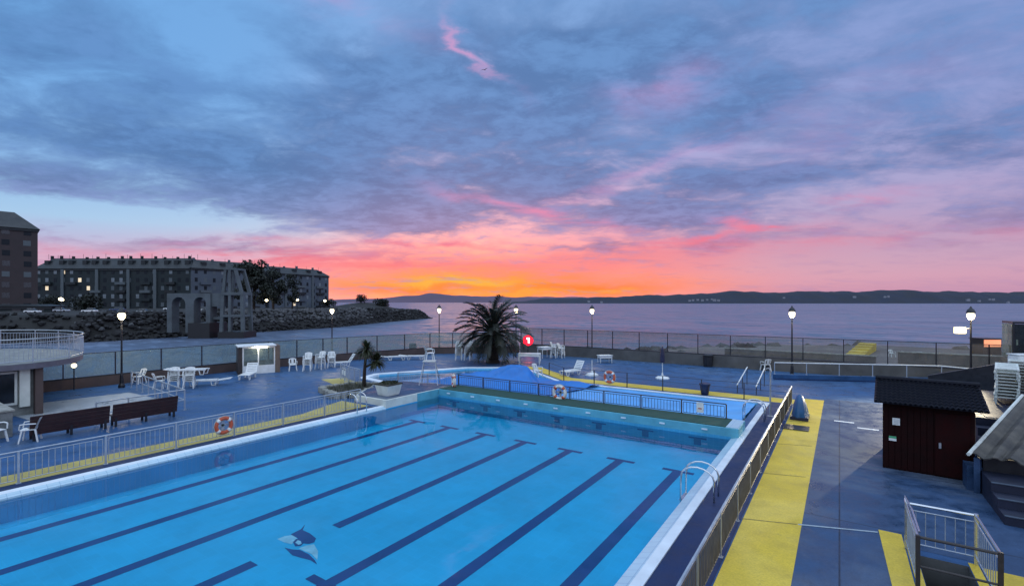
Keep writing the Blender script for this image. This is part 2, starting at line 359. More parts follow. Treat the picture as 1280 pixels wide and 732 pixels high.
tag(b.build('pool_water', water_mat('pool_water', (.86, .98, 1), .06, 1.3)), 'still clear blue water in the large pool', 'water', kind='structure')
# second, shallow basin
sb = tag(empty('shallow_basin', (0, 0, 0)), 'shallow basin behind the bulkhead', 'pool', kind='structure')
b = MB(); b.keepn = True; b.sheet([KID], -.45); b.build('basin_floor', M['shallow'], sb)
b = MB(); b.skirt(KID, -.45, -.004); b.build('side_wall', M['shallow'], sb)
rim = [(-14, 25.95), (-18, 29.0), (-20.4, 29.05), (-22.6, 27.5), (-25.6, 21.6), (-25.0, 19.9), (-21, 19.2)]
inn = [(-14, 25.605), (-17.8, 28.605), (-20.2, 28.605), (-22.2, 27.205), (-25.1, 21.605), (-24.6, 20.3), (-21, 19.6)]
b = MB()
for i in range(len(rim)-1):
    a0, a1, c0, c1 = rim[i], rim[i+1], inn[i], inn[i+1]
    b.hexa([(*a0, -.3), (*a1, -.3), (*c1, -.3), (*c0, -.3), (*a0, .05), (*a1, .05), (*c1, .05), (*c0, .05)])
b.build('rim', M['lip'], sb)
b = MB(); b.keepn = True; b.sheet([KID], -.1)
tag(b.build('shallow_water', water_mat('shallow_water', (.85, .96, 1), .05, 1.5)), 'still water in the shallow pool', 'water', kind='structure')
# bulkhead and raised corner block
bh = tag(empty('pool_bulkhead', (-10, 19.4, 0)), 'teal concrete bulkhead with dark green top dividing the two pools', 'bulkhead')
b = MB(); b.mm(L+10, 7.05, -.7+.002, .74, -.68, .30); b.build('body', M['teal'], bh, bevel=.02)
b = MB(); b.mm(L+10.02, 6.6, -.66, .72, .301, .325); b.build('matting', M['green_mat'], bh)
b = MB(); b.mm(6.62, 7.03, -.66, .72, .3005, .318); b.build('end_tiles', M['coping'], bh)
for i in range(9):
    b = MB(); b.mm(-6.6+i*1.55, -6.4+i*1.55, -.735, -.70, .12, .17); b.build('grip_bracket', M['lip'], bh)
rb = tag(empty('corner_plinth', (-18.8, 17.6, 0)), 'raised cream corner block beside the main pool with planter on it', 'plinth')
b = MB(); b.prism([(1.58, -2.4), (1.58, 2.5), (-1.8, 1.9), (-2.4, .4), (-.6, -2.4)], -.4, .3); b.build('wall', M['cream'], rb, bevel=.02)
b = MB(); b.mm(1.582, 1.6, -.4, 1.1, -.4, .296); b.build('pool_face', M['teal'], rb)
b = MB(); b.prism([(1.5, -2.3), (1.5, 2.4), (-1.75, 1.8), (-2.3, .4), (-.55, -2.3)], .3005, .312); b.build('top_paint', M['deck_r'], rb)

# ------------------------------------------------------------------ railings
def railing(name, label, pts, h, bay, sp, m, cat='railing', barm=None, z=0, low=.1, rr=.022, rb=.009, cap=None, infill=True, mid=None, group=None):
    o = Vector((*pts[0], z)); root = empty(name, o, label, cat, group); barm = barm or m
    P = [Vector((*p, z))-o for p in pts]
    b = MB()
    for a, c in zip(P, P[1:]):
        b.tube([a+Vector((0, 0, h)), c+Vector((0, 0, h))], rr, 6)
    b.build('top_rail', cap or m, root)
    first = True; lowmb = MB(); post = None; nlow = 0
    for a, c in zip(P, P[1:]):
        n = max(1, round((c-a).length/bay)); dv = (c-a)/n
        for i in range(n):
            p, q = a+dv*i, a+dv*(i+1); e = dv.normalized()
            if post is None:
                pm = MB(); pm.mm(-.022, .022, -.022, .022, 0, h-.01); pm.mm(-.05, .05, -.05, .05, 0, .012)
                post = pm.build('post', m, root, loc=p)
            else:
                k = post.copy(); C.objects.link(k); k.location = p
            if infill:
                f = MB(); t = h-.09; i0, i1 = p+e*.07, q-e*.07
                f.tube([i0+Vector((0, 0, t)), i1+Vector((0, 0, t))], .012, 5); f.tube([i0+Vector((0, 0, low)), i1+Vector((0, 0, low))], .012, 5)
                kk = max(2, round((i1-i0).length/sp))
                for j in range(kk+1):
                    w = i0.lerp(i1, j/kk); f.tube([w+Vector((0, 0, low)), w+Vector((0, 0, t))], rb, 4)
                f.build('bar_panel', barm, root)
            for zz in (mid or ()):
                nlow += 1; lowmb.tube([p+Vector((0, 0, zz)), q+Vector((0, 0, zz))], rr*.7, 5)
    k = post.copy(); C.objects.link(k); k.location = P[-1]
    if nlow: lowmb.build('mid_rail', m, root)
    return root
railing('pool_railing', 'pale metal bar railing along the left edge of the big pool', [(-18.0, -7.7), (-18.0, 14.4)], .85, 1.84, .13, M['cast'])
railing('pool_railing', 'dull bronze bar railing between the big pool and the yellow walkway', [(-1.86, -3.0), (-1.86, 26.2)], .85, 1.84, .11, M['galv'], barm=M['bronze'], cap=M['cast'], rr=.028, rb=.011)
railing('pool_railing', 'thin dark wire railing along the far edge of the pool behind the water', [(-1.9, 26.25), (-13.9, 26.25), (-15.8, 27.8)], .8, 2.0, .5, M['darkbrown'], infill=False, mid=(.28, .52), rr=.012)
railing('pool_railing', 'low dark bar railing standing on the green bulkhead', [(-3.6, 20.05), (-17.0, 20.05)], .55, 1.7, .13, M['darkbrown'], z=.325, low=.05)
railing('steps_railing', 'bent grey tube railing behind the two brown benches', [(-23.9, 6.6), (-24.1, 9.75), (-32.8, 10.6)], .9, 1.1, .13, M['cast'], infill=False, mid=(.45,), rr=.03, cap=M['galv'])
railing('barrier_railing', 'short grey bar barrier with notices by the yellow point', [(-25.6, 19.0), (-23.9, 18.3), (-22.4, 17.9)], 1.0, .9, .11, M['cast'], group=None)
railing('barrier_railing', 'grey bar fence around the shallow pool below the lifeguard chair', [(-20.9, 19.35), (-19.2, 20.0), (-17.3, 20.0)], .75, 1.3, .13, M['galv'], z=.012)
# rail along the foot of the far wall on the right, on a low blue kerb
k = empty('low_kerb', (-3.4, 34.2, 0), 'low blue painted kerb wall below the white handrail at the far right', 'kerb', None, .42)
b = MB(); b.mm(0, 9.3, -.15, .15, 0, .3); b.build('upstand', M['deck'], k); b = MB(); b.mm(0, 9.3, -.3, -.152, 0, .06); b.build('plinth', M['navy'], k)
railing('handrail', 'long white handrail on the low blue kerb at the far right', [(-3.35, 34.22), (5.0, 37.95), (7.3, 36.4)], .72, 2.0, .2, M['cast'], z=.3, infill=False, rr=.035, cap=M['white'])
# two sloping handrails of the steps behind the pool
for i, (a, c, lab) in enumerate((((-4.45, 27.7), (-4.45, 31.2), 'sloping white handrail beside the navy bin, left one of the pair'), ((-3.55, 27.7), (-3.55, 31.2), 'sloping white handrail nearest the pool corner post, right one of the pair'))):
    r = empty('step_handrail', (*a, 0), lab, 'handrail', 'sloping handrails behind the pool')
    b = MB(); b.tube([(0, 0, .45), (0, 3.4, 1.0)], .03, 8); b.build('rail', M['white'], r)
    for yy, h in ((.1, .46), (1.7, .72), (3.3, .98)):
        b = MB(); b.cyl(0, yy, 0, h, .02, .02, 8); b.build('post', M['darkbrown'], r)
# stairwell enclosure in the foreground right
x0, x1, y0, y1 = 1.08, 2.07, 10.46, 12.1
r = empty('stairwell_railing', (x0, y0, 0), 'silver and dark tube railing around the yellow edged stairwell', 'railing')
w, l = x1-x0, y1-y0
for (a, c) in (((0, l), (w, l)), ((w, l), (w, 0)), ((0, l), (0, 0))):
    b = MB(); b.tube([(*a, .9), (*c, .9)], .022, 8); b.build('top_rail', M['steel'], r)
    f = MB(); f.tube([(*a, .78), (*c, .78)], .012, 6); f.tube([(*a, .15), (*c, .15)], .012, 6)
    n = round((Vector(c)-Vector(a)).length/.15)
    for j in range(1, n): q = Vector(a).lerp(Vector(c), j/n); f.tube([(*q, .15), (*q, .78)], .007, 4)
    f.build('bar_panel', M['cast'], r)
b = MB(); b.tube([(0, 0, .9), (w, 0, .9)], .025, 8); b.tube([(0, 0, .42), (w, 0, .42)], .02, 8); b.build('front_rail', M['darkbrown'], r)
for (px_, py_, mm_) in ((0, 0, 'darkbrown'), (w, 0, 'darkbrown'), (0, l, 'steel'), (w, l, 'steel')):
    b = MB(); b.mm(px_-.03, px_+.03, py_-.03, py_+.03, 0, .93); b.build('post', M[mm_], r)
b = MB(); b.tube([(-.02, l, .9), (-.02, l+.02, 1.02), (.02, l-.6, 1.0), (.03, .1, .95)], .016, 6); b.build('grab_rail', M['steel'], r)
r = empty('hatch_stairs', (1.22, 10.6, 0), 'dark stair well sinking below the deck inside the small railing', 'stairs')
b = MB(); b.skirt([(0, 0), (.73, 0), (.73, 1.35), (0, 1.35)], -1.6, .0); b.build('shaft', M['grey_wall'], r)
b = MB()
for i in range(6): b.mm(.002, .728, .1+i*.2, .3+i*.2, -1.6, -.18-.2*i)
b.build('treads', M['navy'], r)
r = empty('handrail', (2.3, 9.9, 0), 'white handrail at the bottom right corner beside the stairwell', 'handrail')
b = MB(); b.tube([(.1, -1.4, .75), (.0, -.2, .95), (.02, .35, 1.0)], .03, 8); b.build('rail', M['white'], r)
for yy, h in ((-1.3, .77), (.25, .98)):
    b = MB(); b.cyl(.02, yy, 0, h, .02, .02, 8); b.build('post', M['white'], r)

# ------------------------------------------------------------------ perimeter walls and glass
def wall_run(name, label, pts, h, th, m, z0=0):
    b = MB(); o = Vector((*pts[0], 0))
    n = len(pts)
    offs = []
    for i, p in enumerate(pts):
        p = Vector(p); t = (Vector(pts[min(i+1, n-1)])-Vector(pts[max(i-1, 0)])).normalized(); nn = Vector((-t.y, t.x))
        offs.append((p-Vector(o[:2])-nn*th/2, p-Vector(o[:2])+nn*th/2))
    for (a, c), (a2, c2) in zip(offs, offs[1:]):
        b.hexa([(*a, z0), (*a2, z0), (*c2, z0), (*c, z0), (*a, h), (*a2, h), (*c2, h), (*c, h)])
    e = empty(name, o, label, 'wall'); b.build('wall_body', m, e)
    cp = MB()
    for (a, c), (a2, c2) in zip(offs, offs[1:]):
        cp.hexa([(*a, h+.001), (*a2, h+.001), (*c2, h+.001), (*c, h+.001), (*a, h+.06), (*a2, h+.06), (*c2, h+.06), (*c, h+.06)])
    cp.build('wall_cap', M['near_black'], e); return e
LEFTP = [(-35.7, -10), (-34.8, 17.4), (-33.4, 25.4), (-31.4, 33.0), (-25.0, 38.3)]
FARP = [(-24.8, 38.3), (2.5, 38.3), (14, 38.3)]
wall_run('parapet_wall', 'low brown rendered wall under the glass on the left side of the deck', LEFTP, .55, .3, M['brown_wall'])
wall_run('parapet_wall', 'stained grey parapet wall at the far side of the deck', FARP, .85, .3, M['grey_wall'])
def screen(label, pts, z0, z1, bay, gm):
    o = Vector((*pts[0], 0)); e = empty('glass_screen', o, label, 'glass screen')
    post = None; tr = MB()
    for a, c in zip(pts, pts[1:]):
        a, c = Vector((*a, 0))-o, Vector((*c, 0))-o; n = max(1, round((c-a).length/bay)); dv = (c-a)/n; ang = math.atan2(dv.y, dv.x)
        tr.tube([a+Vector((0, 0, z1)), c+Vector((0, 0, z1))], .02, 5)
        for i in range(n):
            p = a+dv*i
            if post is None:
                b = MB(); b.mm(-.03, .03, -.03, .03, z0+.06, z1); post = b.build('post', M['black'], e, loc=p); pane = {}
            else:
                k = post.copy(); C.objects.link(k); k.location = p
            key = round(dv.length, 3)
            if key not in pane:
                b = MB(); b.face(((.05, 0, z0+.1), (dv.length-.05, 0, z0+.1), (dv.length-.05, 0, z1-.02), (.05, 0, z1-.02))); pane[key] = b.build('pane', gm, e, loc=p, rz=ang)
            else:
                k = pane[key].copy(); C.objects.link(k); k.location = p; k.rotation_euler.z = ang
    tr.build('top_rail', M['black'], e)
    return e
screen('green tinted glass windbreak above the brown wall on the left', LEFTP, .55, 1.9, 2.3, M['glass_w'])
screen('salt stained glass windbreak above the far grey parapet', FARP, .85, 2.35, 2.3, M['glass'])

# ------------------------------------------------------------------ lamps
def lamp(loc, label, rz=0):
    r = empty('street_lamp', (*loc, 0), label, 'street lamp', 'lit lamp posts around the pool deck', rz)
    b = MB(); b.lathe([(.16, 0), (.16, .12), (.1, .25), (.085, .7), (.06, .8)], 12); b.build('base', M['black'], r)
    b = MB(); b.cyl(0, 0, .78, 3.78, .055, .038, 10); b.build('pole', M['black'], r)
    b = MB(); b.lathe([(.05, 3.78), (.13, 3.86), (.19, 4.0), (.17, 4.14), (.1, 4.18)], 14); b.build('globe', M['globe'], r, smooth=True)
    b = MB(); b.lathe([(.2, 4.181), (.21, 4.22), (.15, 4.36), (.06, 4.45), (.02, 4.55)], 14); b.build('cap', M['black'], r)
    return r
L0 = lamp(spot(152, 484), 'lit lamp post at the end of the bent grey railing, left of the stacked chairs')
for (px, py, lab) in ((415, 446, 'lit lamp post behind the stacked white chairs right of the white booth'), (549, 441, 'lit lamp post left of the big palm in front of the sea'),
                      (645, 441, 'lit lamp post right behind the big palm, left of the red sign'), (740, 447, 'lit lamp post behind the bare white parasol pole'),
                      (990, 471, 'lit lamp post right of the single chair by the far wall')):
    dup(L0, (*spot(px, py), 0), 0, lab, 'lit lamp posts around the pool deck')
LR = dup(L0, (6.05, 36.6, 0), 0, 'lit lamp post with extra yellow floodlight behind the dark shed', 'lit lamp posts around the pool deck')
b = MB(); b.tube([(0, 0, 3.3), (-.42, -.28, 3.35)], .025, 6); b.build('bracket', M['black'], LR)
b = MB(); b.box(-.5, -.35, 3.22, .46, .34, .36, YAW); b.build('floodlight', M['flood'], LR, bevel=.05)
LAMPS = [spot(152, 484), spot(415, 446), spot(549, 441), spot(645, 441), spot(740, 447), spot(990, 471), (6.05, 36.6)]
for i, (x, y) in enumerate(LAMPS):
    l = bpy.data.lights.new('lamp_light', 'POINT'); l.energy = 150; l.color = (1, .82, .55); l.shadow_soft_size = .2
    o = bpy.data.objects.new('lamp_light', l); o.location = (x, y, 3.55); C.objects.link(o)
l = bpy.data.lights.new('flood_light', 'SPOT'); l.energy = 9000; l.color = (1, .86, .6); l.shadow_soft_size = .15; l.spot_size = R(42); l.spot_blend = .7
o = bpy.data.objects.new('flood_light', l); o.location = (5.4, 36.0, 3.1); C.objects.link(o); o.rotation_euler = (Vector((-1.4, 19, 0))-Vector((5.4, 36, 3.1))).to_track_quat('-Z', 'Y').to_euler()

# ------------------------------------------------------------------ chairs, loungers, tables
def make_chair(loc, rz, label, group=None):
    r = empty('plastic_chair', loc, label, 'chair', group, rz)
    b = MB(); b.box(0, .02, .42, .44, .42, .03); b.build('seat', M['white'], r, bevel=.012)
    s = MB()
    g = [[None]*7 for _ in range(6)]
    for i in range(6):
        for j in range(7):
            t = (j-3)/3; zz = .43+i*.085-(.05*t*t*(i/5)); x = t*(.22+.02*i/5); y = -.19-.028*i+.06*t*t*.8
            g[i][j] = (x, y, zz)
    for dy in (0, -.018):
        vs = [[s.bm.verts.new((x, y+dy, z)) for x, y, z in row] for row in g]
        for i in range(5):
            for j in range(6):
                if i in (1, 2, 3) and j in (1, 4): continue
                s.bm.faces.new((vs[i][j], vs[i][j+1], vs[i+1][j+1], vs[i+1][j]))
    s.build('backrest', M['white'], r, smooth=True)
    for sx in (-1, 1):
        b = MB(); b.tube([(sx*.25, -.2, .62), (sx*.275, 0, .64), (sx*.26, .2, .63), (sx*.235, .23, .45)], .022, 6); b.build('armrest', M['white'], r)
        for sy in (-1, 1):
            b = MB(); b.hexa([(sx*.25-.025, sy*.24-.02, 0), (sx*.25+.025, sy*.24-.02, 0), (sx*.25+.025, sy*.24+.02, 0), (sx*.25-.025, sy*.24+.02, 0), (sx*.2-.03, sy*.17-.025, .41), (sx*.2+.03, sy*.17-.025, .41), (sx*.2+.03, sy*.17+.025, .41), (sx*.2-.03, sy*.17+.025, .41)]); b.build('leg', M['white'], r)
    return r
FACE = PI+YAW               # turned to the camera (front is +y of the chair)
def P(px, py, z=0): return (*spot(px, py, z), z)
c0 = make_chair(P(174, 479), FACE-.3, 'white plastic chair just right of the left lamp post')
def chair(loc, rz, label, group=None, tilt=None): return dup(c0, loc, rz, label, group, tilt)
chair(P(366, 463), FACE+.5, 'white plastic chair standing alone right of the white booth')
chair(P(957, 463), FACE+PI+.15, 'single white plastic chair at the foot of the far grey wall')
chair((-23.15, 4.6, 0), FACE-1.0, 'white plastic chair in front of the stone wall beside the left bench')
chair((-23.9, 3.85, 0), FACE+1.3, 'white plastic chair cut by the left edge of the photo, by the stone wall')
chair(P(672, 471), FACE+.9, 'white plastic chair at the end of the blue tarpaulin hump')
chair(P(199, 485), FACE+2.0, 'white plastic chair in front of the stacks on the left deck')
chair(P(1115, 446, -1.5), FACE, 'white plastic chair down on the lower terrace beyond the far glass')
def stack(px, py, n, rz, where):
    x, y = spot(px, py)
    for k in range(n):
        pos = 'bottom chair' if k == 0 else 'top chair' if k == n-1 else ('second', 'third', 'fourth', 'fifth', 'sixth', 'seventh')[k-1]+' chair from the bottom'
        chair((x+random.uniform(-.015, .015), y+.012*k, k*.1), rz+random.uniform(-.03, .03), f'white {pos}, {where}', 'stacked white plastic chairs')
stack(217, 485, 4, FACE+.5, 'right of the left lamp post, nearer its lamp')
stack(236, 485, 4, FACE+.45, 'on the left deck under the lounger')
stack(384, 463, 5, FACE+.2, 'right of the lone chair by the booth')
stack(400, 461, 5, FACE-.2, 'in front of the lamp post right of the booth')
stack(414, 459, 4, FACE+.4, 'beside the raised lounger right of the booth')
stack(573, 450, 8, FACE+.2, 'left of the big palm, outer one')
stack(585, 450, 8, FACE-.3, 'left of the big palm, against its trunk')

def make_lounger(loc, rz, label, back=.9, group=None, m='white', name='sun_lounger'):
    r = empty(name, loc, label, 'sun lounger', group, rz)       # head at -y, foot at +y
    b = MB()
    for sx in (-1, 1): b.mm(sx*.29-.03, sx*.29+.03, -.25, 1.15, .27, .33)
    for i in range(11): b.mm(-.26, .26, -.2+i*.12, -.12+i*.12, .30, .325)
    b.build('bed', M[m], r)
    b = MB(); ca, sa = math.cos(back), math.sin(back)
    def q(t, x, o=0): return (x, -.25-t*ca-o*sa, .3+t*sa-o*ca)
    for sx in (-1, 1):
        b.hexa([q(0, sx*.29-.03, .03), q(0, sx*.29+.03, .03), q(.7, sx*.29+.03, .03), q(.7, sx*.29-.03, .03), q(0, sx*.29-.03), q(0, sx*.29+.03), q(.7, sx*.29+.03), q(.7, sx*.29-.03)])
    for i in range(6):
        t0, t1 = .02+i*.12, .1+i*.12
        b.hexa([q(t0, -.26, .02), q(t0, .26, .02), q(t1, .26, .02), q(t1, -.26, .02), q(t0, -.26), q(t0, .26), q(t1, .26), q(t1, -.26)])
    b.build('backrest', M[m], r)
    for sx in (-1, 1):
        for yy in (-.1, .95):
            b = MB(); b.tube([(sx*.28, yy-.14, .27), (sx*.29, yy-.08, .03), (sx*.29, yy+.08, .03), (sx*.28, yy+.14, .27)], .028, 6); b.build('leg', M[m], r)
    return r
lo_up = make_lounger(P(718, 468), FACE-1.05+.2, 'white sun lounger with raised back behind the wire railing', 1.0)
dup(lo_up, P(432, 457), FACE-1.3+.3, 'white sun lounger with raised back right of the stacked chairs')
dup(lo_up, P(312, 472), FACE+.2, 'white sun lounger with upright back in front of the white booth')
lo_fl = make_lounger(P(266, 481), FACE+1.9+PI, 'flat white sun lounger left of the booth, right of the chair stacks', .12)
dup(lo_fl, P(489, 450), FACE+1.9, 'low flat white sun lounger behind the strap leaved plant, left of the pair')
dup(lo_fl, P(513, 449), FACE+1.6, 'low flat white sun lounger behind the lifeguard chair, right of the pair')
dup(lo_fl, (*spot(231, 484), .70), FACE+1.8, 'flat white sun lounger lying across the chair stacks on the left deck')
dup(lo_fl, P(1140, 443, -1.5), FACE+1.3, 'flat white sun lounger down on the lower terrace')
# pile of loungers on the right platform
lp = None
names = ('lowest', 'second', 'third', 'fourth', 'fifth', 'sixth', 'seventh', 'eighth', 'ninth', 'tenth', 'topmost')
for (sx, sy, n, where, hz) in ((5.3, 25.9, 10, 'left pile on the right platform', 1.0), (6.1, 25.7, 9, 'right pile on the right platform', 1.0), (6.15, 28.2, 11, 'rear pile on the right platform', 1.0)):
    for k in range(n):
        lab = f'{names[k]} pale lounger from the bottom, {where}'
        if k == n-1: lab = f'topmost pale lounger of the {where}'
        pos = (sx+random.uniform(-.02, .02), sy+random.uniform(-.02, .02), hz-.02+k*.115)
        if lp is None:
            lp = make_lounger(pos, PI-.2, lab, .1, 'loungers piled on the right platform', 'dirty_white')
        else: dup(lp, pos, PI-.2+random.uniform(-.03, .03), lab, 'loungers piled on the right platform')
for k, (x, y, z) in enumerate(((6.2, 28.0, 2.42), (7.0, 27.8, 1.27))):
    q = empty('plastic_crate', (x, y, z), ('white plastic crate lying on the rear lounger pile', 'white plastic crate standing right of the rear lounger pile')[k], 'crate', None, .5+k*.3)
    b = MB(); b.mm(-.4, .4, -.25, .25, -.25, .22); b.build('body', M['white'], q, bevel=.05)
    b = MB(); b.mm(-.42, .42, -.27, .27, .221, .26); b.build('lid', M['white'], q, bevel=.015)
def table(name, loc, w, dd, h, rz, label, m='white', panel=False):
    r = empty(name, loc, label, 'table', None, rz)
    b = MB(); b.box(0, 0, h-.02, w, dd, .04); b.build('tabletop', M[m], r, bevel=.012)
    b = MB(); b.box(0, 0, h-.13, w-.1, dd-.1, .18); b.build('apron', M[m], r)
    for sx in (-1, 1):
        for sy in (-1, 1):
            b = MB(); b.cyl(sx*(w/2-.08), sy*(dd/2-.08), 0, h-.13, .025, .04, 8); b.build('leg', M[m], r)
    if panel:
        for sx in (-1, 1):
            b = MB(); b.mm(sx*(w/2-.02)-.012, sx*(w/2-.02)+.012, -dd/2+.02, dd/2-.02, .25, h-.05); b.build('end_panel', M[m], r)
    return r
table('plastic_table', P(681, 447), 1.1, .9, .95, YAW+.5, 'white plastic table between the red sign and the stacked chairs')
stack(692, 447, 6, FACE+1.2, 'beside the table by the red sign')
stack(701, 447, 5, FACE+1.0, 'right of the red sign')
table('plastic_table', P(756, 453), 1.1, .7, .6, YAW+.2, 'low white plastic table standing alone before the far wall')
table('serving_table', P(662, 455), 1.7, .8, .85, YAW-.15, 'long white table with end panels right of the palm', 'white', True)

# benches on the left
def make_bench(loc, rz, label, w=2.2):
    r = empty('timber_bench', loc, label, 'bench', 'brown benches in front of the left railing', rz)
    b = MB()
    for i in range(5): b.box(0, -.165-.025*i, .27+.135*i, w, .035, .132, rx=.15)
    b.build('backrest', M['bench'], r, bevel=.008)
    b = MB()
    for i in range(3): b.mm(-w/2, w/2, -.15+i*.14, -.03+i*.14, .40, .435)
    b.build('seat', M['bench'], r, bevel=.008)
    for sx in (-w/2+.12, 0, w/2-.12):
        b = MB(); b.mm(sx-.035, sx+.035, -.2, .26, .36, .398); b.mm(sx-.035, sx+.035, -.2, -.14, 0, .36); b.mm(sx-.035, sx+.035, .2, .26, 0, .36); b.build('leg', M['black'], r)
    return r
bd = Vector(spot(130, 537))-Vector(spot(45, 547)); ba = PI/2
b1 = make_bench((-23.2, 5.65, 0), ba, 'long brown bench seen from behind, left of the pair, beside the white chair')
dup(b1, (-23.25, 7.95, 0), ba, 'long brown bench seen from behind, right of the pair, at the bend of the railing', 'brown benches in front of the left railing')

# lifeguard high chair
r = empty('lifeguard_stand', (-18.5, 19.4, .312), 'tall silver tube lifeguard stand on the corner block', 'lifeguard stand', None, YAW)
for sx in (-1, 1):
    b = MB(); b.tube([(sx*.5, -.35, 0), (sx*.3, 0, 1.25)], .024, 6); b.tube([(sx*.5, .45, 0), (sx*.3, .12, 1.25)], .024, 6); b.build('side_frame', M['galv'], r)
for i in range(5):
    t = (i+.6)/5.5; b = MB(); b.tube([(-.5+.2*t, -.35+.35*t, 1.25*t), (.5-.2*t, -.35+.35*t, 1.25*t)], .016, 6); b.build('rung', M['galv'], r)
b = MB(); b.mm(-.33, .33, -.3, .3, 1.25, 1.29); b.build('platform', M['dirty_white'], r)
chair((-18.5, 19.4, 1.602), FACE+PI-1.2, 'white plastic chair on top of the lifeguard stand')

# parasols
for (px, py, canopy, lab) in ((740, 469, False, 'bare white parasol pole in a round base before the lamp post'), (828, 473, True, 'closed navy parasol in a white base on the far deck')):
    r = empty('parasol', P(px, py), lab, 'parasol')
    b = MB(); b.lathe([(.42, 0), (.42, .06), (.3, .14), (.06, .2), (.05, .36)], 14); b.build('base', M['white'], r)
    b = MB(); b.cyl(0, 0, .3, 1.75 if canopy else 1.0, .024, .024, 8); b.build('pole', M['white'], r)
    if canopy:
        b = MB(); b.lathe([(.05, 1.0), (.15, 1.05), (.13, 1.5), (.09, 1.85), (.03, 2.05)], 9); b.build('closed_canopy', M['navy_plastic'], r)

# life rings
def ring(loc, rz, label, m):
    r = empty('life_ring', loc, label, 'life ring', None, rz)
    pts = lambda n, rad: [(rad*math.cos(2*PI*i/n), 0, rad*math.sin(2*PI*i/n)) for i in range(n)]
    b = MB(); b.tube(pts(24, .29), .075, 8, True); b.build('ring', m, r, smooth=True)
    for k in range(4):
        a = PI/4+k*PI/2; b = MB(); b.tube([(.29*math.cos(a+t), 0, .29*math.sin(a+t)) for t in (-.2, 0, .2)], .081, 8); b.build('band', M['ring_white'] if m is M['red_ring'] else M['red_ring'], r, smooth=True)
    b = MB(); b.tube([(p[0], -.02, p[2]) for p in pts(16, .39)], .012, 4, True); b.build('rope', M['rope'], r)
    b = MB(); b.mm(-.05, .05, .082, .12, -.3, .33); b.mm(-.2, .2, .082, .11, -.04, .04); b.build('holder', M['galv'], r)
    return r
x, y = -18.0, spot(279, 556)[1]
ring((-17.86, 8.45, .48), PI/2, 'orange life ring with white bands hanging on the left pool railing', M['red_ring']).scale = (.86,)*3
ring((-10.75, 19.88, .60), 0, 'worn white life ring hanging on the bulkhead railing', M['ring_white'])
ring((-10.9, 26.14, .5), 0, 'red life ring hanging on the far wire railing', M['red_ring'])
ring((-16.9, 19.55, .62), -.7, 'white life ring standing at the left end of the bulkhead', M['ring_white'])

# pool ladders
def ladder(loc, rz, label):
    r = empty('pool_ladder', loc, label, 'pool ladder', None, rz)      # +x points over the water
    for sy in (-.25, .25):
        pts = [(-.5, sy, 0), (-.5, sy, .5)]+[(-.5+.39*(1-math.cos(a)), sy, .5+.28*math.sin(a)) for a in [PI*i/8 for i in range(1, 8)]]+[(.28, sy, .4), (.28, sy, -.55)]
        b = MB(); b.tube(pts, .022, 8); b.build('handrail', M['steel'], r, smooth=True)
    for z in (-.1, -.33, -.5):
        b = MB(); b.mm(.24, .32, -.25, .25, z-.015, z+.015); b.build('rung', M['steel'], r)
    return r
ladder((-2.98, 12.55, 0), PI, 'bright steel pool ladder on the right edge of the big pool')
ladder((-17.55, 13.9, 0), 0, 'steel pool ladder on the left edge of the big pool near the planter')
ladder((-3.0, 22.0, 0), PI, 'steel pool ladder in the right corner behind the bulkhead')

# small things round the pool
r = empty('water_post', (-2.4, 22.9, 0), 'slim grey metal post standing at the pool corner right of the bulkhead', 'post')
b = MB(); b.cyl(0, 0, 0, 1.95, .035, .03, 8); b.build('pole', M['galv'], r); b = MB(); b.cyl(0, 0, 0, .03, .12, .12, 12); b.build('foot', M['galv'], r)
b = MB(); b.tube([(0, 0, 1.95), (-.06, 0, 2.02), (-.16, 0, 1.98)], .02, 6); b.build('spout', M['galv'], r)
r = empty('notice_board', (-4.55, 19.98, .45), 'white notice panel fixed to the bulkhead railing end', 'sign')
b = MB(); b.mm(-.13, .13, -.02, .0, 0, .4); b.build('board', M['notice'], r); b = MB(); b.mm(-.07, .07, -.026, -.021, .14, .18); b.build('printed_line', M['red_ring'], r)
r = empty('litter_bin', P(881, 493), 'tapered navy bin on the yellow band behind the pool', 'bin')
b = MB(); b.lathe([(.17, 0), (.2, .1), (.25, .5)], 12); b.build('body', M['navy_plastic'], r); b = MB(); b.lathe([(.28, .501), (.29, .57), (.22, .6)], 12); b.build('rim', M['navy_plastic'], r)
for (px, py, lab) in ((735, 446, 'black round bin at the foot of the lamp post by the far wall'), (885, 458, 'dark bin against the grey far wall right of the closed parasol'), (516, 441, 'dark bin by the left wall behind the lifeguard chair')):
    r = empty('litter_bin', P(px, py), lab, 'bin')
    b = MB(); b.lathe([(.3, 0), (.34, .3), (.36, .75), (.3, .8)], 12); b.build('body', M['black'], r); b = MB(); b.lathe([(.37, .801), (.37, .86), (.1, .95)], 12); b.build('lid', M['black'], r)
r = empty('covered_reel', (-1.35, 23.2, 0), 'blue sheet draped over a reel against the right railing', 'covered reel')
b = MB(); b.mm(-.32, .32, -.5, .5, .02, .14); b.build('base', M['navy_plastic'], r)
s = MB(); n = 18
prof = [(1.0, .1), (.93, .3), (.72, .62), (.45, .88), (.2, .97), (.01, .99)]
rings = []
for rr_, z in prof:
    rings.append([s.bm.verts.new((.3*rr_*math.cos(2*PI*i/n)*(1+.12*math.sin(5*2*PI*i/n+z*4)), .55*rr_*math.sin(2*PI*i/n)*(1+.1*math.cos(7*2*PI*i/n)), z+.03*math.sin(3*2*PI*i/n)*rr_)) for i in range(n)])
for A, B in zip(rings, rings[1:]):
    for i in range(n): s.bm.faces.new((A[i], A[(i+1) % n], B[(i+1) % n], B[i]))
s.bm.faces.new(rings[-1]); s.build('sheet', M['blue_plastic'], r, smooth=True)
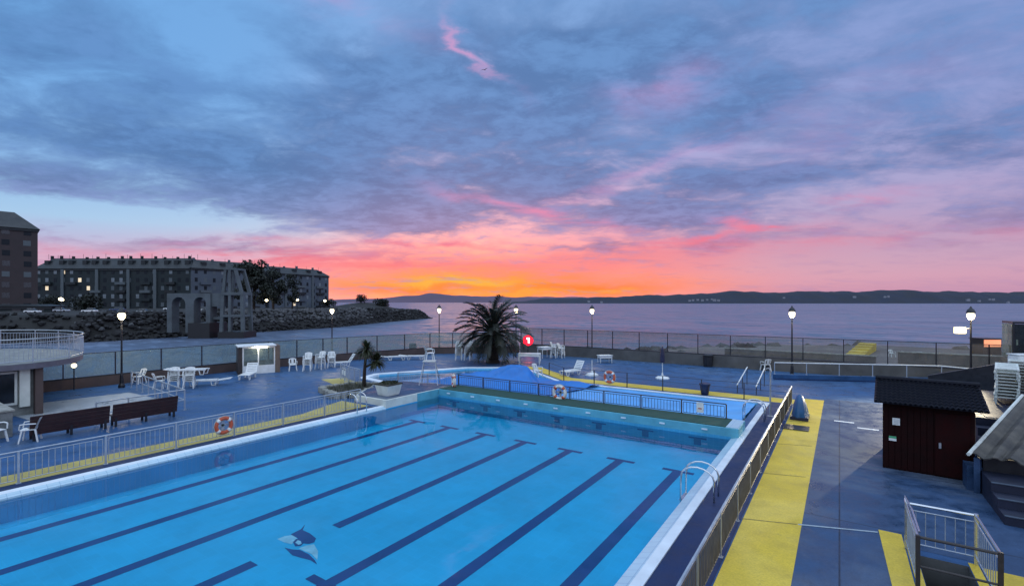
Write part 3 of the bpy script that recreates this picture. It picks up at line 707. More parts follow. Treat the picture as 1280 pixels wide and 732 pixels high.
r = empty('rubber_mat', (-1.36, 21.35, .012), 'black rubber mat on the yellow walkway below the blue sheet', 'mat')
b = MB(); b.mm(-.42, .42, -.4, .4, 0, .025); b.build('pad', M['black'], r, bevel=.01)
# red lit display by the palm, made a disc to copy its lens bloom
r = empty('display_sign', (*spot(660, 443), 0), 'red lit sign on a post right of the palm, rounded like its bloom', 'sign', None, YAW)
b = MB(); b.cyl(0, .05, 0, 1.0, .05, .05, 8); b.build('post', M['black'], r)
def disc(rad, y0_, y1_):
    q = MB(); bmesh.ops.create_cone(q.bm, cap_ends=True, segments=28, radius1=rad, radius2=rad, depth=y1_-y0_, matrix=Matrix.Translation((0, (y0_+y1_)/2, 1.29)) @ Matrix.Rotation(PI/2, 4, 'X')); return q
disc(.5, -.05, .12).build('housing', M['black'], r)
disc(.46, -.075, -.052).build('screen', M['red_led'], r)
b = MB(); b.mm(.0, .14, -.09, -.077, 1.06, 1.54); b.mm(-.12, -.002, -.09, -.077, 1.4, 1.54); b.build('digit', M['digit_led'], r)
# planter, bed and strap-leaved plant
r = empty('planter', (-18.1, 16.15, .312), 'white tapered planter box on the corner block', 'planter')
b = MB(); b.hexa([(-.36, -.36, 0), (.36, -.36, 0), (.36, .36, 0), (-.36, .36, 0), (-.46, -.46, .5), (.46, -.46, .5), (.46, .46, .5), (-.46, .46, .5)]); b.build('box', M['dirty_white'], r, bevel=.02)
b = MB(); b.mm(-.48, .48, -.48, .48, .501, .56); b.build('rim', M['soil'], r, bevel=.01)
s = MB()
for i in range(260):
    a = random.random()*2*PI; q = .44*math.sqrt(random.random()); x, y = q*math.cos(a), q*math.sin(a); t = random.uniform(.03, .08); w_ = random.uniform(0, 6.28); dx, dy = math.cos(w_)*.04, math.sin(w_)*.04
    s.face(((x-dx, y-dy, .56), (x+dx, y+dy, .56), (x+dx*1.5, y+dy*.6, .56+t), (x-dx*.4, y-dy*1.4, .56+t)))
s.build('plants', M['leaf2'], r)
bed = empty('plant_bed', (-21.3, 17.0, 0), 'stone edged planting bed with soil under the strap leaved plant', 'plant bed')
poly = [(-1.7, -1.2), (.6, -2.0), (1.2, -1.2), (.7, .9), (-.6, 1.3), (-1.5, .5)]
b = MB(); b.prism(poly, .0, .2); b.build('soil', M['soil'], bed)
s = MB()
for i in range(len(poly)):
    a, c = Vector(poly[i]), Vector(poly[(i+1) % len(poly)]); n = max(2, int((c-a).length/.32))
    for j in range(n):
        p = a.lerp(c, (j+.5)/n); s.box(p.x, p.y, .14, random.uniform(.26, .36), random.uniform(.2, .3), random.uniform(.24, .4), random.random()*3)
s.build('edging', M['stone'], bed, bevel=.04)
s = MB()
for i in range(160):
    x, y = random.uniform(-1.3, .9), random.uniform(-1.5, .8); a = random.random()*6.28; h = random.uniform(.12, .42)
    s.face(((x-.02, y, .19), (x+.02, y, .19), (x+math.cos(a)*.14, y+math.sin(a)*.14, .19+h)))
s.build('low_plants', M['leaf2'], bed)
def strap_head(s, c, rad, n):
    for i in range(n):
        a = random.random()*2*PI; e = random.uniform(-.9, 1.35); l = rad*random.uniform(.75, 1.1)
        dv = Vector((math.cos(a)*math.cos(e), math.sin(a)*math.cos(e), math.sin(e))); sd = dv.cross(Vector((0, 0, 1))).normalized()*.035
        p0 = Vector(c); p1 = p0+dv*l*.6; p2 = p0+dv*l+Vector((0, 0, -.22*l))
        s.face((p0-sd*.6, p0+sd*.6, p1+sd, p1-sd)); s.face((p1-sd, p1+sd, p2))
r = empty('cordyline', (-21.45, 17.4, .2), 'two headed strap leaved plant rising from the stone edged bed', 'plant')
b = MB(); b.tube([(0, 0, -.1), (.03, .02, .9), (.1, .03, 1.5), (.14, .05, 2.0)], [.11, .085, .07, .06], 8); b.build('trunk', M['trunk'], r, smooth=True)
b = MB(); b.tube([(.05, .02, 1.05), (.35, .2, 1.2), (.55, .35, 1.4)], [.06, .055, .05], 8); b.build('branch', M['trunk'], r, smooth=True)
s = MB(); strap_head(s, (.14, .05, 2.02), .72, 260); s.build('upper_head', M['leaf2'], r)
s = MB(); strap_head(s, (.58, .38, 1.4), .68, 260); s.build('lower_head', M['leaf2'], r)
# notices on the barrier
for k, t in enumerate((.35, .6)):
    r = empty('notice_sheet', (-25.6+1.7*t+.05, 19.0-.7*t-.08, .4), ('white notice sheet on the grey barrier, left one', 'white notice sheet on the grey barrier, right one')[k], 'notice', None, -.39)
    b = MB(); b.mm(-.14, .14, -.012, 0, 0, .42); b.build('sheet', M['notice'], r); b = MB(); b.mm(-.1, .1, -.016, -.0125, .3, .36); b.build('print', M['navy_plastic'], r)

# blue tarpaulin over the left of the shallow pool
def tz(x, y):
    q = Vector((x, y)); a, c = Vector((-19.3, 20.6)), Vector((-15.1, 24.0)); ab = c-a; t = max(0, min(1, (q-a).dot(ab)/ab.length_squared)); d_ = (q-(a+ab*t)).length
    hr = .15+.85*min(1, t*1.25)**.9+.06*math.sin(t*9)
    h = hr/(1+(d_/(.75+.5*t))**3)
    over = (q-c).dot(ab.normalized())
    if over > 0: h *= max(0, 1-over/.75)
    h += .25*math.exp(-((x+12.6)/1.2)**2-((y-25.1)/.45)**2)
    h += .06*math.sin(x*2.1+y*1.3)*math.sin(y*2.7-x*.8)*(1 if x < -13 else .3)+.045*math.sin((x-y)*4.4+1.2*math.sin(x*2))*math.exp(-(d_/1.2)**2)
    w = mn.noise(Vector((x*1.7+y*.9, y*2.3-x*.6, 3.0)))*.5+abs(mn.noise(Vector((x*3.1+y*2.2, y*1.2-x*1.1, 9.0))))*.6
    return .02+max(0, h+.11*w*min(1, .25+h*1.5))
cv = MB(); ncx, ncy = 60, 20; gg = []
for i in range(ncx+1):
    gg.append([cv.bm.verts.new((-14.6+11.3*i/ncx, 20.25+5.3*j/ncy, -.03+.012*math.sin(i*.9+j*.4)+.015*math.sin(j*1.1-i*.25))) for j in range(ncy+1)])
for i in range(ncx):
    for j in range(ncy): cv.bm.faces.new((gg[i][j], gg[i+1][j], gg[i+1][j+1], gg[i][j+1]))
tag(cv.build('pool_cover', M['cover'], None, smooth=True), 'light blue flat cover floating on the right part of the shallow pool', 'pool cover')
s = MB(); nx, ny = 150, 84; X0, X1, Y0, Y1 = -20.6, -11.2, 20.2, 26.1; g = []
for i in range(nx+1):
    row = []
    for j in range(ny+1):
        u, v = i/nx, j/ny; x = X0+(X1-X0)*u; y = Y0+(Y1-Y0)*v
        if u > .7: y = min(y, 26.1-.0*(u-.7)); x -= (1-v)*1.5*(u-.7)/.3
        row.append(s.bm.verts.new((x+16, y-23, tz(x, y)+.0)))
    g.append(row)
for i in range(nx):
    for j in range(ny): s.bm.faces.new((g[i][j], g[i+1][j], g[i+1][j+1], g[i][j+1]))
o = s.build('tarpaulin', M['tarp'], None, smooth=True, loc=(-16, 23, .0)); tag(o, 'bright blue tarpaulin humped over the left part of the shallow pool', 'tarpaulin')

# ------------------------------------------------------------------ booth at the left
a, c = Vector(spot(303, 468)), Vector(spot(344, 465)); ang = math.atan2((c-a).y, (c-a).x); wd = (c-a).length
r = empty('white_booth', (*a, 0), 'white framed glazed booth with a light under its roof', 'booth', None, ang)
b = MB(); b.mm(-.25, -.02, -.05, 1.4, 0, 1.75); b.build('side_wall', M['darkbrown'], r)
b = MB(); b.mm(wd+.02, wd+.3, -.05, 1.4, 0, 1.85); b.build('side_wall', M['tan'], r)
b = MB(); b.mm(0, wd, 0, .06, 0, .55); b.build('base_panel', M['white'], r)
b = MB()
for x in (.04, wd*.48, wd-.04): b.mm(x-.04, x+.04, 0, .06, .55, 1.7)
b.mm(0, wd, -.002, .062, 1.7, 1.8); b.build('frame', M['white'], r)
b = MB(); b.mm(-.3, wd+.05, -.25, 1.45, 1.81, 1.9); b.build('roof', M['white'], r, bevel=.02)
for x0, x1 in ((.09, wd*.48-.05), (wd*.48+.05, wd-.09)):
    b = MB(); b.face(((x0, .03, .56), (x1, .03, .56), (x1, .03, 1.69), (x0, .03, 1.69))); b.build('pane', M['glass_w'], r)
b = MB(); b.mm(wd*.3, wd*.75, -.16, -.06, 1.72, 1.79); b.build('light_fitting', M['tube_led'], r)
l = bpy.data.lights.new('booth_light', 'POINT'); l.energy = 14; l.color = (1, .9, .65); l.shadow_soft_size = .1
o = bpy.data.objects.new('booth_light', l); xx = Vector((a.x+math.cos(ang)*wd/2+math.sin(ang)*.4, a.y+math.sin(ang)*wd/2-math.cos(ang)*.4)); o.location = (xx.x, xx.y, 1.6); C.objects.link(o)

# ------------------------------------------------------------------ left building with round balcony
r = empty('pool_pavilion', (-29, 4.5, -.12), 'grey pavilion with curved railed balcony at the left edge', 'building')
b = MB(); b.mm(-8, .3, -12, 1.6, 0, 2.1); b.build('wall', M['stonewall'], r)
arc = [(.95, -12)]+[(.95, .6)]+[(-4.4+5.35*math.cos(t), .6+3.3*math.sin(t)) for t in [PI*i/14 for i in range(1, 14)]]+[(-9.75, .6), (-9.75, -12)]
b = MB(); b.prism(arc, 2.101, 2.33); b.build('balcony_slab', mat('lilac_grey_slab', (.12, .115, .14), .7), r)
b = MB(); b.prism([(x*.985-.02, y*.985) for x, y in arc], 2.331, 2.345); b.build('balcony_floor', M['stonewall'], r)
bal = empty('balcony_railing', (0, 0, 0)); bal.parent = r
pl = [(x-.06 if x > 0 else x+.06, y) for x, y in arc]
fine = []
for p, q in zip(pl, pl[1:]):
    n = max(1, round((Vector(q)-Vector(p)).length/.14))
    fine += [Vector(p).lerp(Vector(q), j/n) for j in range(n)]
fine = [p for p in fine if p.y > -9]
b = MB(); b.tube([(*p, 3.36) for p in fine], .028, 6); b.build('top_rail', M['galv'], bal)
b = MB(); b.tube([(*p, 3.2) for p in fine], .016, 5); b.tube([(*p, 2.45) for p in fine], .016, 5); b.build('mid_rail', M['cast'], bal)
b = MB()
for p in fine: b.tube([(*p, 2.45), (*p, 3.2)], .008, 4)
b.build('bars', M['cast'], bal)
b = MB()
for p in fine[::12]: b.cyl(p.x, p.y, 2.34, 3.34, .022, .022, 6)
b.build('posts', M['cast'], bal)
for yy in (-3.0, -1.7, -.4):
    f = MB(); f.mm(.301, .36, yy, yy+1.2, .6, 2.0); f = f.build('window', M['dirty_white'], r)
    g = MB(); g.mm(.361, .37, yy+.09, yy+1.11, .7, 1.92); g.build('pane', M['darkglass'], f)
b = MB(); b.mm(.31, .5, .84, 1.16, .5, 2.1); b.build('column', M['cream'], r)
b = MB(); b.mm(.31, .6, 1.3, 1.55, .0, 2.1); b.build('column', M['brown_wall'], r)
r = empty('stone_wall', (-24.4, 4.4, 0), 'low rough granite wall with flat top below the pavilion windows', 'wall')
b = MB(); b.mm(-4.3, 0, -12, 0, 0, .9); b.build('masonry', M['stonewall'], r, bevel=.02); b = MB(); b.mm(-4.3, .05, -12, .05, .901, .97); b.build('top_slab', M['stone'], r, bevel=.01)
r = empty('wall_light', (-34.6, 8.6, 1.2), 'small lit lamp shining behind the pavilion on the left glass', 'lamp')
b = MB(); b.lathe([(.05, 0), (.12, .08), (.12, .18), (.04, .26)], 10); b.build('bulb', M['globe'], r); b = MB(); b.lathe([(.14, .262), (.15, .3), (.03, .36)], 10); b.build('cap', M['black'], r)
b = MB(); b.cyl(0, 0, -1.2, -.002, .03, .03, 6); b.build('stalk', M['black'], r)

# ------------------------------------------------------------------ right side: shed, steps, roof, platform
r = empty('timber_shed', (1.04, 17.7, 0), 'dark red timber shed with black tiled roof', 'shed', None, -.06)
b = MB(); b.mm(0, 1.95, 0, 2.3, 0, 1.95); b.build('wall', M['oxblood'], r)
b = MB()
for i in range(14): b.mm(i*.14+.005, i*.14+.13, -.018, -.002, .05, 1.85)
b.build('cladding', M['oxblood'], r)
b = MB(); b.mm(1.15, 1.85, -.05, -.02, .05, 1.75); dr = b.build('door', mat('dark_red_door', (.017, .0024, .0024), .75, .3, spec=.12), r)
b = MB(); b.mm(1.22, 1.27, -.1, -.052, .8, .95); b.build('handle', M['galv'], dr)
b = MB(); b.mm(1.952, 1.975, .1, 2.3, .9, 1.8); b.build('side_panel', M['tan'], r)
def roofpts(e0, e1, ev, eb, rg, hz, rz_):
    return [(e0, ev, hz), (e1, ev, hz), (e1, eb, hz), (e0, eb, hz), (e0+.02, rg, rz_), (e1-.02, rg, rz_)]
A = roofpts(-.2, 2.2, -.4, 2.6, 1.2, 1.93, 2.40)
s = MB(); rows, cols = 9, 22
def lerp(a, c, t): return Vector(a).lerp(Vector(c), t)
def slope(a, c, d_, e, up):
    for i in range(rows):
        for j in range(cols):
            t0, t1 = i/rows, (i+1)/rows; w0, w1 = j/cols, (j+.92)/cols
            p0, p1 = lerp(lerp(a, e, t0), lerp(c, d_, t0), w0), lerp(lerp(a, e, t0), lerp(c, d_, t0), w1)
            p2, p3 = lerp(lerp(a, e, t1), lerp(c, d_, t1), w1), lerp(lerp(a, e, t1), lerp(c, d_, t1), w0)
            u1 = Vector((0, 0, .045)); m_ = (p0+p1)/2+Vector((0, 0, .075)); m2 = (p2+p3)/2+Vector((0, 0, .045))
            s.face((p0+u1*.6, m_, m2, p3)); s.face((m_, p1+u1*.6, p2, m2))
slope(A[0], A[1], A[5], A[4], 1); slope(A[2], A[3], A[4], A[5], 1)
s.build('roof_tiles', M['tileroof'], r)
b = MB()
for f in ((0, 1, 5, 4), (2, 3, 4, 5), (3, 0, 4), (1, 2, 5), (3, 2, 1, 0)): b.face([A[i] for i in f])
b.build('roof', M['tileroof'], r)
b = MB(); b.tube([Vector(A[4])+Vector((0, 0, .05)), Vector(A[5])+Vector((0, 0, .05))], .07, 8); b.build('ridge', M['tileroof'], r)
for (x, z, w_, h, m_, nme, lab) in ((.22, 1.28, .17, .2, 'notice', 'notice_sheet', 'white paper notice pinned on the front of the dark shed'), (.14, .82, .17, .13, 'notice', 'notice_sheet', 'small green topped sign low on the front of the dark shed')):
    q = empty(nme, (1.04+x*.998, 17.678-x*.06, z), lab, 'notice', None, -.06); b = MB(); b.mm(0, w_, -.012, 0, 0, h); b.build('sheet', M[m_], q)
    if h < .15:
        b = MB(); b.mm(0, w_, -.016, -.0125, h*.55, h); b.build('print', M['greenpaint'], q)
    else:
        b = MB()
        for i in range(4): b.mm(.03, w_-.03, -.015, -.0125, .03+i*.04, .04+i*.04)
        b.build('print', M['galv'], q)
# platform, tiers
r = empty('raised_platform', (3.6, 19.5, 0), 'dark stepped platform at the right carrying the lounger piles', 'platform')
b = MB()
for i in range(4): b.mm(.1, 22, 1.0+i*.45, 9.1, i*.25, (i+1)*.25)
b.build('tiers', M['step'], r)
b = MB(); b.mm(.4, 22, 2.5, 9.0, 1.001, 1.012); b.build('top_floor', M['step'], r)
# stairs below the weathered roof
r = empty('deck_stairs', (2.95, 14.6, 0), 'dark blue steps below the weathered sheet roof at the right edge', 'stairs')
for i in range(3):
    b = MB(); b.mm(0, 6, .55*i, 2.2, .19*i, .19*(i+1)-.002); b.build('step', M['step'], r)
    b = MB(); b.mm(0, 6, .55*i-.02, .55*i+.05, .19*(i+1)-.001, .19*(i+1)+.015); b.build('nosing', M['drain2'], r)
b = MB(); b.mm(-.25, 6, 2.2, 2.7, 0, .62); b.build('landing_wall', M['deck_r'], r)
r = empty('sheet_roof', (2.7, 16.47, 0), 'weathered grey corrugated roof with pale edge at the right edge', 'roof')
A0, D0, B0, C0 = Vector((0, 0, .95)), Vector((4.0, -.25, .95)), Vector((2.35, 6.3, 1.65)), Vector((6.5, 6.1, 1.65))
s = MB(); n, mrow = 60, 8; g = []
for i in range(n+1):
    g.append([s.bm.verts.new(A0.lerp(D0, i/n).lerp(B0.lerp(C0, i/n), j/mrow)+Vector((0, (.12*math.sin(i*.8) if j == 0 else 0), .05*math.sin(i*1.25)))) for j in range(mrow+1)])
for i in range(n):
    for j in range(mrow): s.bm.faces.new((g[i][j], g[i+1][j], g[i+1][j+1], g[i][j+1]))
o = s.build('sheeting', M['planks'], r); so = o.modifiers.new('thick', 'SOLIDIFY'); so.thickness = .03
b = MB(); b.tube([A0+Vector((-.03, -.05, .05)), B0+Vector((-.03, 0, .06))], .045, 6); b.build('edge_trim', M['dirty_white'], r)
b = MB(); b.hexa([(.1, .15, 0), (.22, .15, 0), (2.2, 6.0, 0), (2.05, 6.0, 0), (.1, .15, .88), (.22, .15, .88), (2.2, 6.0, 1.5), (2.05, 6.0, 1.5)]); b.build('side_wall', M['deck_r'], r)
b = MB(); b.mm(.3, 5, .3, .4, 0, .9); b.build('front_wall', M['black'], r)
# raised terrace with glass booth at far right
r = empty('upper_terrace', (7.2, 33.5, 0), 'dark raised terrace with sloping side wall at the far right', 'terrace')
b = MB(); b.mm(.3, 16, 1.2, 4.5, 0, 1.75); b.build('wall_body', M['grey_wall'], r)
b = MB(); b.hexa([(-3.2, 1.0, 0), (.6, 1.0, 0), (.6, 1.19, 0), (-3.2, 1.19, 0), (-3.2, 1.0, .8), (.6, 1.0, 1.95), (.6, 1.19, 1.95), (-3.2, 1.19, .8)]); b.build('sloping_wall', M['black'], r)
r = empty('glass_shelter', (7.55, 35.9, 1.75), 'dark glazed shelter on the raised terrace at the right edge', 'shelter')
b = MB(); b.mm(0, 4, 0, 2, 1.9, 2.0); b.build('roof', M['black'], r)
for x in (.04, 1.3, 2.6, 3.96):
    b = MB(); b.mm(x-.04, x+.04, 0, .08, 0, 1.9); b.build('post', M['black'], r)
b = MB(); b.mm(.05, 3.95, .02, .05, .05, 1.88); b.build('glazing', glass_mat('smoked_glass', (.16, .2, .22), (.1, .11, .11), .4), r)
b = MB(); b.mm(-.02, .02, .05, 1.9, .05, 1.88); b.build('end_glazing', M['glass_w'], r)

# ------------------------------------------------------------------ lower terrace beyond the glass
b = MB(); b.keepn = True; TZ = -1.5
LT = [(-24, 38.7), (32, 38.7), (45, 60), (40, 84), (5, 88), (-9, 80), (-17, 70), (-24, 58)]
b.sheet([LT], TZ); lt = tag(b.build('lower_terrace', M['lower']), 'grey concrete terrace below the far wall', 'terrace', kind='structure')
b = MB(); b.skirt(LT, -7, TZ-.002); tag(b.build('terrace_wall', M['grey_wall']), 'wall below the lower terrace', 'wall', kind='structure')
r = empty('yellow_steps', (*spot(1047, 451, TZ), TZ), 'faded yellow steps on the lower terrace beyond the glass', 'steps', None, -.147)
for i in range(7):
    b = MB(); b.mm(0, 1.7, i*2.4, (i+1)*2.4, 0, .1+.14*i); b.build('step', M['yellow'], r)
for (x, y, w_, d_, h, rz, lab) in ((-16, 50, 9, .4, .8, .1, 'low stained concrete wall on the lower terrace, nearest the palm side'), (-4, 60, 14, .4, .9, -.06, 'long low concrete wall across the middle of the lower terrace'), (12, 64, 14, .5, 1.1, .04, 'low concrete wall behind the chair on the lower terrace'), (24, 56, 10, .4, 1.0, .3, 'low concrete wall at the right of the lower terrace')):
    q = empty('terrace_wall_block', (x, y, TZ), lab, 'wall', None, rz); b = MB(); b.mm(-w_/2, w_/2, -d_/2, d_/2, 0, h); b.build('wall_body', M['grey_wall'], q, bevel=.03); b = MB(); b.mm(-w_/2-.05, w_/2+.05, -d_/2-.05, d_/2+.05, h+.001, h+.1); b.build('wall_cap', M['stone'], q)
x, y = W(58.4/1*1.0, 59); x, y = W((1241-640)*.0906, 55)
q = empty('lit_kiosk', (x, y, TZ), 'small hut with orange lit opening on the lower terrace', 'kiosk', None, YAW)
b = MB(); b.mm(-1.1, 1.0, 0, 1.6, 0, 2.08); b.build('wall', M['darkbrown'], q); b = MB(); b.mm(-1.15, 1.05, -.1, 1.7, 2.081, 2.15); b.build('roof', M['black'], q)
b = MB(); b.mm(-1.0, .9, -.04, -.002, 1.2, 2.0); b.build('opening', M['orangewin'], q)
q = empty('tube_light', (*W((1260-640)*.0906, 54), TZ), 'upright white tube light right of the orange lit hut', 'lamp')
b = MB(); b.cyl(0, 0, 0, 1.4, .04, .04, 8); b.build('stand', M['black'], q); b = MB(); b.cyl(0, 0, 1.401, 2.1, .07, .07, 8); b.build('tube', M['tube_led'], q)

def rocks(name, label, pts, m, sub=1):
    tmp = bmesh.new(); bmesh.ops.create_icosphere(tmp, subdivisions=sub, radius=1); base = [v.co.copy() for v in tmp.verts]; fs = [[v.index for v in f.verts] for f in tmp.faces]; tmp.free()
    vs, ff, mi = [], [], []
    for (x, y, z, s_, k) in pts:
        sc = Vector((s_*random.uniform(.7, 1.4), s_*random.uniform(.7, 1.4), s_*random.uniform(.5, .95))); rot = Matrix.Rotation(random.random()*6.28, 3, 'Z') @ Matrix.Rotation(random.uniform(-.6, .6), 3, 'X')
        o = len(vs)
        for p in base:
            q = Vector((p.x*sc.x, p.y*sc.y, p.z*sc.z))*random.uniform(.78, 1.15); vs.append(tuple(rot @ q+Vector((x, y, z))))
        ff += [[i+o for i in f] for f in fs]; mi += [k]*len(fs)
    me = bpy.data.meshes.new(name); me.from_pydata(vs, [], ff); [me.materials.append(q) for q in m]; me.polygons.foreach_set('material_index', mi); me.update()
    o = bpy.data.objects.new(name, me); C.objects.link(o); return tag(o, label, 'rocks', kind='stuff')
pts = []
for i in range(520):
    t = random.random(); e = [(-24, 58), (-17, 70), (-9, 80), (5, 88), (40, 84), (45, 60)]; k = random.randrange(5); p = Vector(e[k]).lerp(Vector(e[k+1]), t); off = random.gauss(1.5, 2.2)
    dd = (p-Vector((6, 55))).normalized(); p = p+dd*off; z = -2.2-max(0, off)*.45+random.uniform(-.3, .3); pts.append((p.x, p.y, z, random.uniform(.5, 1.5), 0 if random.random() < .6 else 1))
rocks('shore_rocks', 'rough rocks along the lower terrace edge', pts, [M['rock'], M['wrack']])

# ------------------------------------------------------------------ sea
m, nt, bs = nm('sea_water'); tc = N(nt, 'ShaderNodeTexCoord')
mp = N(nt, 'ShaderNodeMapping'); mp.inputs['Scale'].default_value = (1, 2.4, 1); mp.inputs['Rotation'].default_value = (0, 0, -YAW-.2); nt.links.new(tc.outputs['Object'], mp.inputs[0])
n1 = noise(nt, .22, 7, .6, mp.outputs[0], .5); n2 = noise(nt, .012, 4, .6, mp.outputs[0], .8)
n3 = noise(nt, .05, 5, .6, mp.outputs[0], .5)
mixn = N(nt, 'ShaderNodeMixRGB'); mixn.inputs[0].default_value = .5; nt.links.new(n1.outputs['Color'], mixn.inputs[1]); nt.links.new(n3.outputs['Color'], mixn.inputs[2])
w1 = N(nt, 'ShaderNodeVectorMath', operation='SUBTRACT'); nt.links.new(mixn.outputs[0], w1.inputs[0]); w1.inputs[1].default_value = (.5, .5, .5)
w2 = N(nt, 'ShaderNodeVectorMath', operation='MULTIPLY'); nt.links.new(w1.outputs[0], w2.inputs[0]); w2.inputs[1].default_value = (2.8, 2.8, 0)
w3 = N(nt, 'ShaderNodeVectorMath', operation='ADD'); nt.links.new(w2.outputs[0], w3.inputs[0]); w3.inputs[1].default_value = (0, 0, 1)
w4 = N(nt, 'ShaderNodeVectorMath', operation='NORMALIZE'); nt.links.new(w3.outputs[0], w4.inputs[0]); nt.links.new(w4.outputs[0], bs.inputs['Normal'])
rc = ramp(nt, n2.outputs['Fac'], [(.35, (.07, .10, .16)), (.65, (.12, .155, .225))]); nt.links.new(rc.outputs[0], bs.inputs['Base Color'])
bs.inputs['Roughness'].default_value = .32; bs.inputs['IOR'].default_value = 1.33
b = MB(); b.keepn = True; b.sheet([[(-14000, -3000), (9000, -3000), (9000, 14000), (-14000, 14000)]], -5)
tag(b.build('sea', m), 'rippled evening sea', 'sea', kind='structure')

# ------------------------------------------------------------------ headland and town across the inlet
SH = [(-260, 60), (-140, 104), (-102, 117), (-85, 150), (-67, 186), (-62, 225), (-54, 262), (-47, 288), (-70, 305), (-110, 345), (-330, 430), (-460, 300), (-420, 60)]
def sdist(x, y):
    best = 1e9; inside = False; n = len(SH)
    for i in range(n):
        (x0, y0), (x1, y1) = SH[i], SH[(i+1) % n]; dx, dy = x1-x0, y1-y0; t = max(0, min(1, ((x-x0)*dx+(y-y0)*dy)/(dx*dx+dy*dy))); best = min(best, math.hypot(x-x0-t*dx, y-y0-t*dy))
        if (y0 > y) != (y1 > y) and x < (x1-x0)*(y-y0)/(y1-y0)+x0: inside = not inside
    return best if inside else -best
def landz(x, y):
    d_ = sdist(x, y); t = max(0, min(1, (d_+2)/10)); tip = max(0, min(1, (y-225)/60)) if x > -120 else 0
    z = -6.5+(8.0-1.8*tip)*(t*t*(3-2*t)); z += mn.noise(Vector((x*.12, y*.12, 0)))*.8*t
    z += 4.6*math.exp(-((x+92)/20)**2-((y-300)/26)**2)*t
    return z
s = MB(); g = {}
xs = [-470+i*4 for i in range(108)]; ys = [58+i*4 for i in range(96)]
for i, x in enumerate(xs):
    for j, y in enumerate(ys):
        if sdist(x, y) > -9: g[i, j] = s.bm.verts.new((*W(x, y), landz(x, y)))
for i in range(len(xs)-1):
    for j in range(len(ys)-1):
        q = [g.get(k) for k in ((i, j), (i+1, j), (i+1, j+1), (i, j+1))]
        if all(q): s.bm.faces.new(q)
tag(s.build('headland', mat('headland_ground', (.006, .007, .006), .9, .5, .08, col2=(.016, .0155, .015)), smooth=True), 'dark rocky headland across the inlet', 'headland', kind='structure')
pts = []
for i in range(2900):
    k = random.choices(range(1, 7), [10, 36, 40, 40, 36, 26])[0]; (x0, y0), (x1, y1) = SH[k], SH[k+1]; t = random.random(); dx, dy = x1-x0, y1-y0; l_ = math.hypot(dx, dy); off = random.uniform(-1.5, 9)
    x, y = x0+dx*t-dy/l_*off, y0+dy*t+dx/l_*off; z = landz(x, y)+.2
    low = z < -2.6 or k == 1 or (k == 2 and random.random() < .8) or False or k > 4 and random.random() < .85
    pts.append((*W(x, y), z, random.uniform(.35, 1.0), 1 if low else 0))
rocks('boulders', 'grey boulders piled along the far shore', pts, [M['rock'], M['wrack']])

def facade(name, label, A_, B_, base, eave, ridge, depth, wm, rm, floors, cols, wsize, lit, band=None, cat='apartment block', dorm=0):
    (ax, ay), (bx, by) = W(*A_), W(*B_); ang = math.atan2(by-ay, bx-ax); ln = math.hypot(bx-ax, by-ay); h = eave-base
    r = empty(name, (ax, ay, base), label, cat, None, ang)
    b = MB(); b.mm(0, ln, 0, depth, 0, h); b.build('wall', wm, r)
    b = MB(); rh = ridge-base; e = .6; i_ = min(depth*.4, ln*.3)
    b.hexa([(-e, -e, h+.01), (ln+e, -e, h+.01), (ln+e, depth+e, h+.01), (-e, depth+e, h+.01), (i_*.7, i_, rh), (ln-i_*.7, i_, rh), (ln-i_*.7, depth-i_, rh), (i_*.7, depth-i_, rh)]); rf = b.build('roof', rm, r)
    for k in range(dorm):
        x = (k+.5+random.uniform(-.5, .5))*ln/dorm; b = MB()
        if k % 3 == 0: b.tube([(x, i_, rh-.5), (x, i_, rh+random.uniform(1, 2.4))], .09, 4); b.build('aerial', M['black'], rf)
        elif k % 3 == 1: b.mm(x-.4, x+.4, i_*.9, i_*.9+1, rh-1, rh+random.uniform(.5, 1.3)); b.build('chimney', wm, rf)
        else: b.mm(x-1, x+1, i_*.3, i_*.9, h+.5, h+(rh-h)*.75); b.build('dormer', rm, rf)
    fh = h/floors; protos = {}
    for c in range(1, cols, 3):
        if floors < 3 or floors > 6: break
        for f in range(floors-1):
            if random.random() < .75:
                x = (c+.5)*ln/cols; b = MB(); b.mm(x-ln/cols*.62, x+ln/cols*.62, -1.0, -.07, f*fh+fh*.02, f*fh+fh*.34); b.build('balcony', random.choice((wm, M['paletrim'], M['slate'])), r)
    cnt = 0
    for f in range(floors):
        for c in range(cols):
            x = (c+.5)*ln/cols+random.uniform(-.1, .1); z = f*fh+fh*.35; isl = random.random() < lit; key = 'lit' if isl else random.choice(('dark', 'dark', 'blind', 'pale'))
            if cnt >= 98: continue
            cnt += 1
            if key not in protos:
                b = MB(); b.mm(-wsize/2, wsize/2, -.06, -.01, 0, fh*.5); protos[key] = b.build('window', {'lit': M['warmwin'], 'dark': M['unlit'], 'blind': M['window'], 'pale': M['paletrim']}[key], r, loc=(x, 0, z))
            else:
                k = protos[key].copy(); C.objects.link(k); k.location = (x, 0, z)
    for x in (band or ()):
        b = MB(); b.mm(x*ln-.7, x*ln+.7, -.5, -.07, 0, h-.3); b.build('stair_strip', M['paletrim'], r)
    b = MB(); b.mm(-.3, ln+.3, -.35, -.012, h-.9, h-.2); b.build('cornice', M['slate'], r)
    return r
facade('apartment_block', 'long dark green apartment block with scattered lit windows on the far shore', (-228, 232), (-152.5, 231), 1.2, 20.6, 26.0, 14, M['dkblock'], M['slate'], 5, 19, 1.5, .07, (.18, .40, .6, .77), dorm=40)
facade('apartment_block', 'pale grey apartment block behind the dark trees on the far shore', (-152, 230.5), (-133, 262), 1.2, 20.9, 25.4, 14, M['paleblock'], M['slate'], 5, 9, 1.3, .03, (.5,), dorm=13)
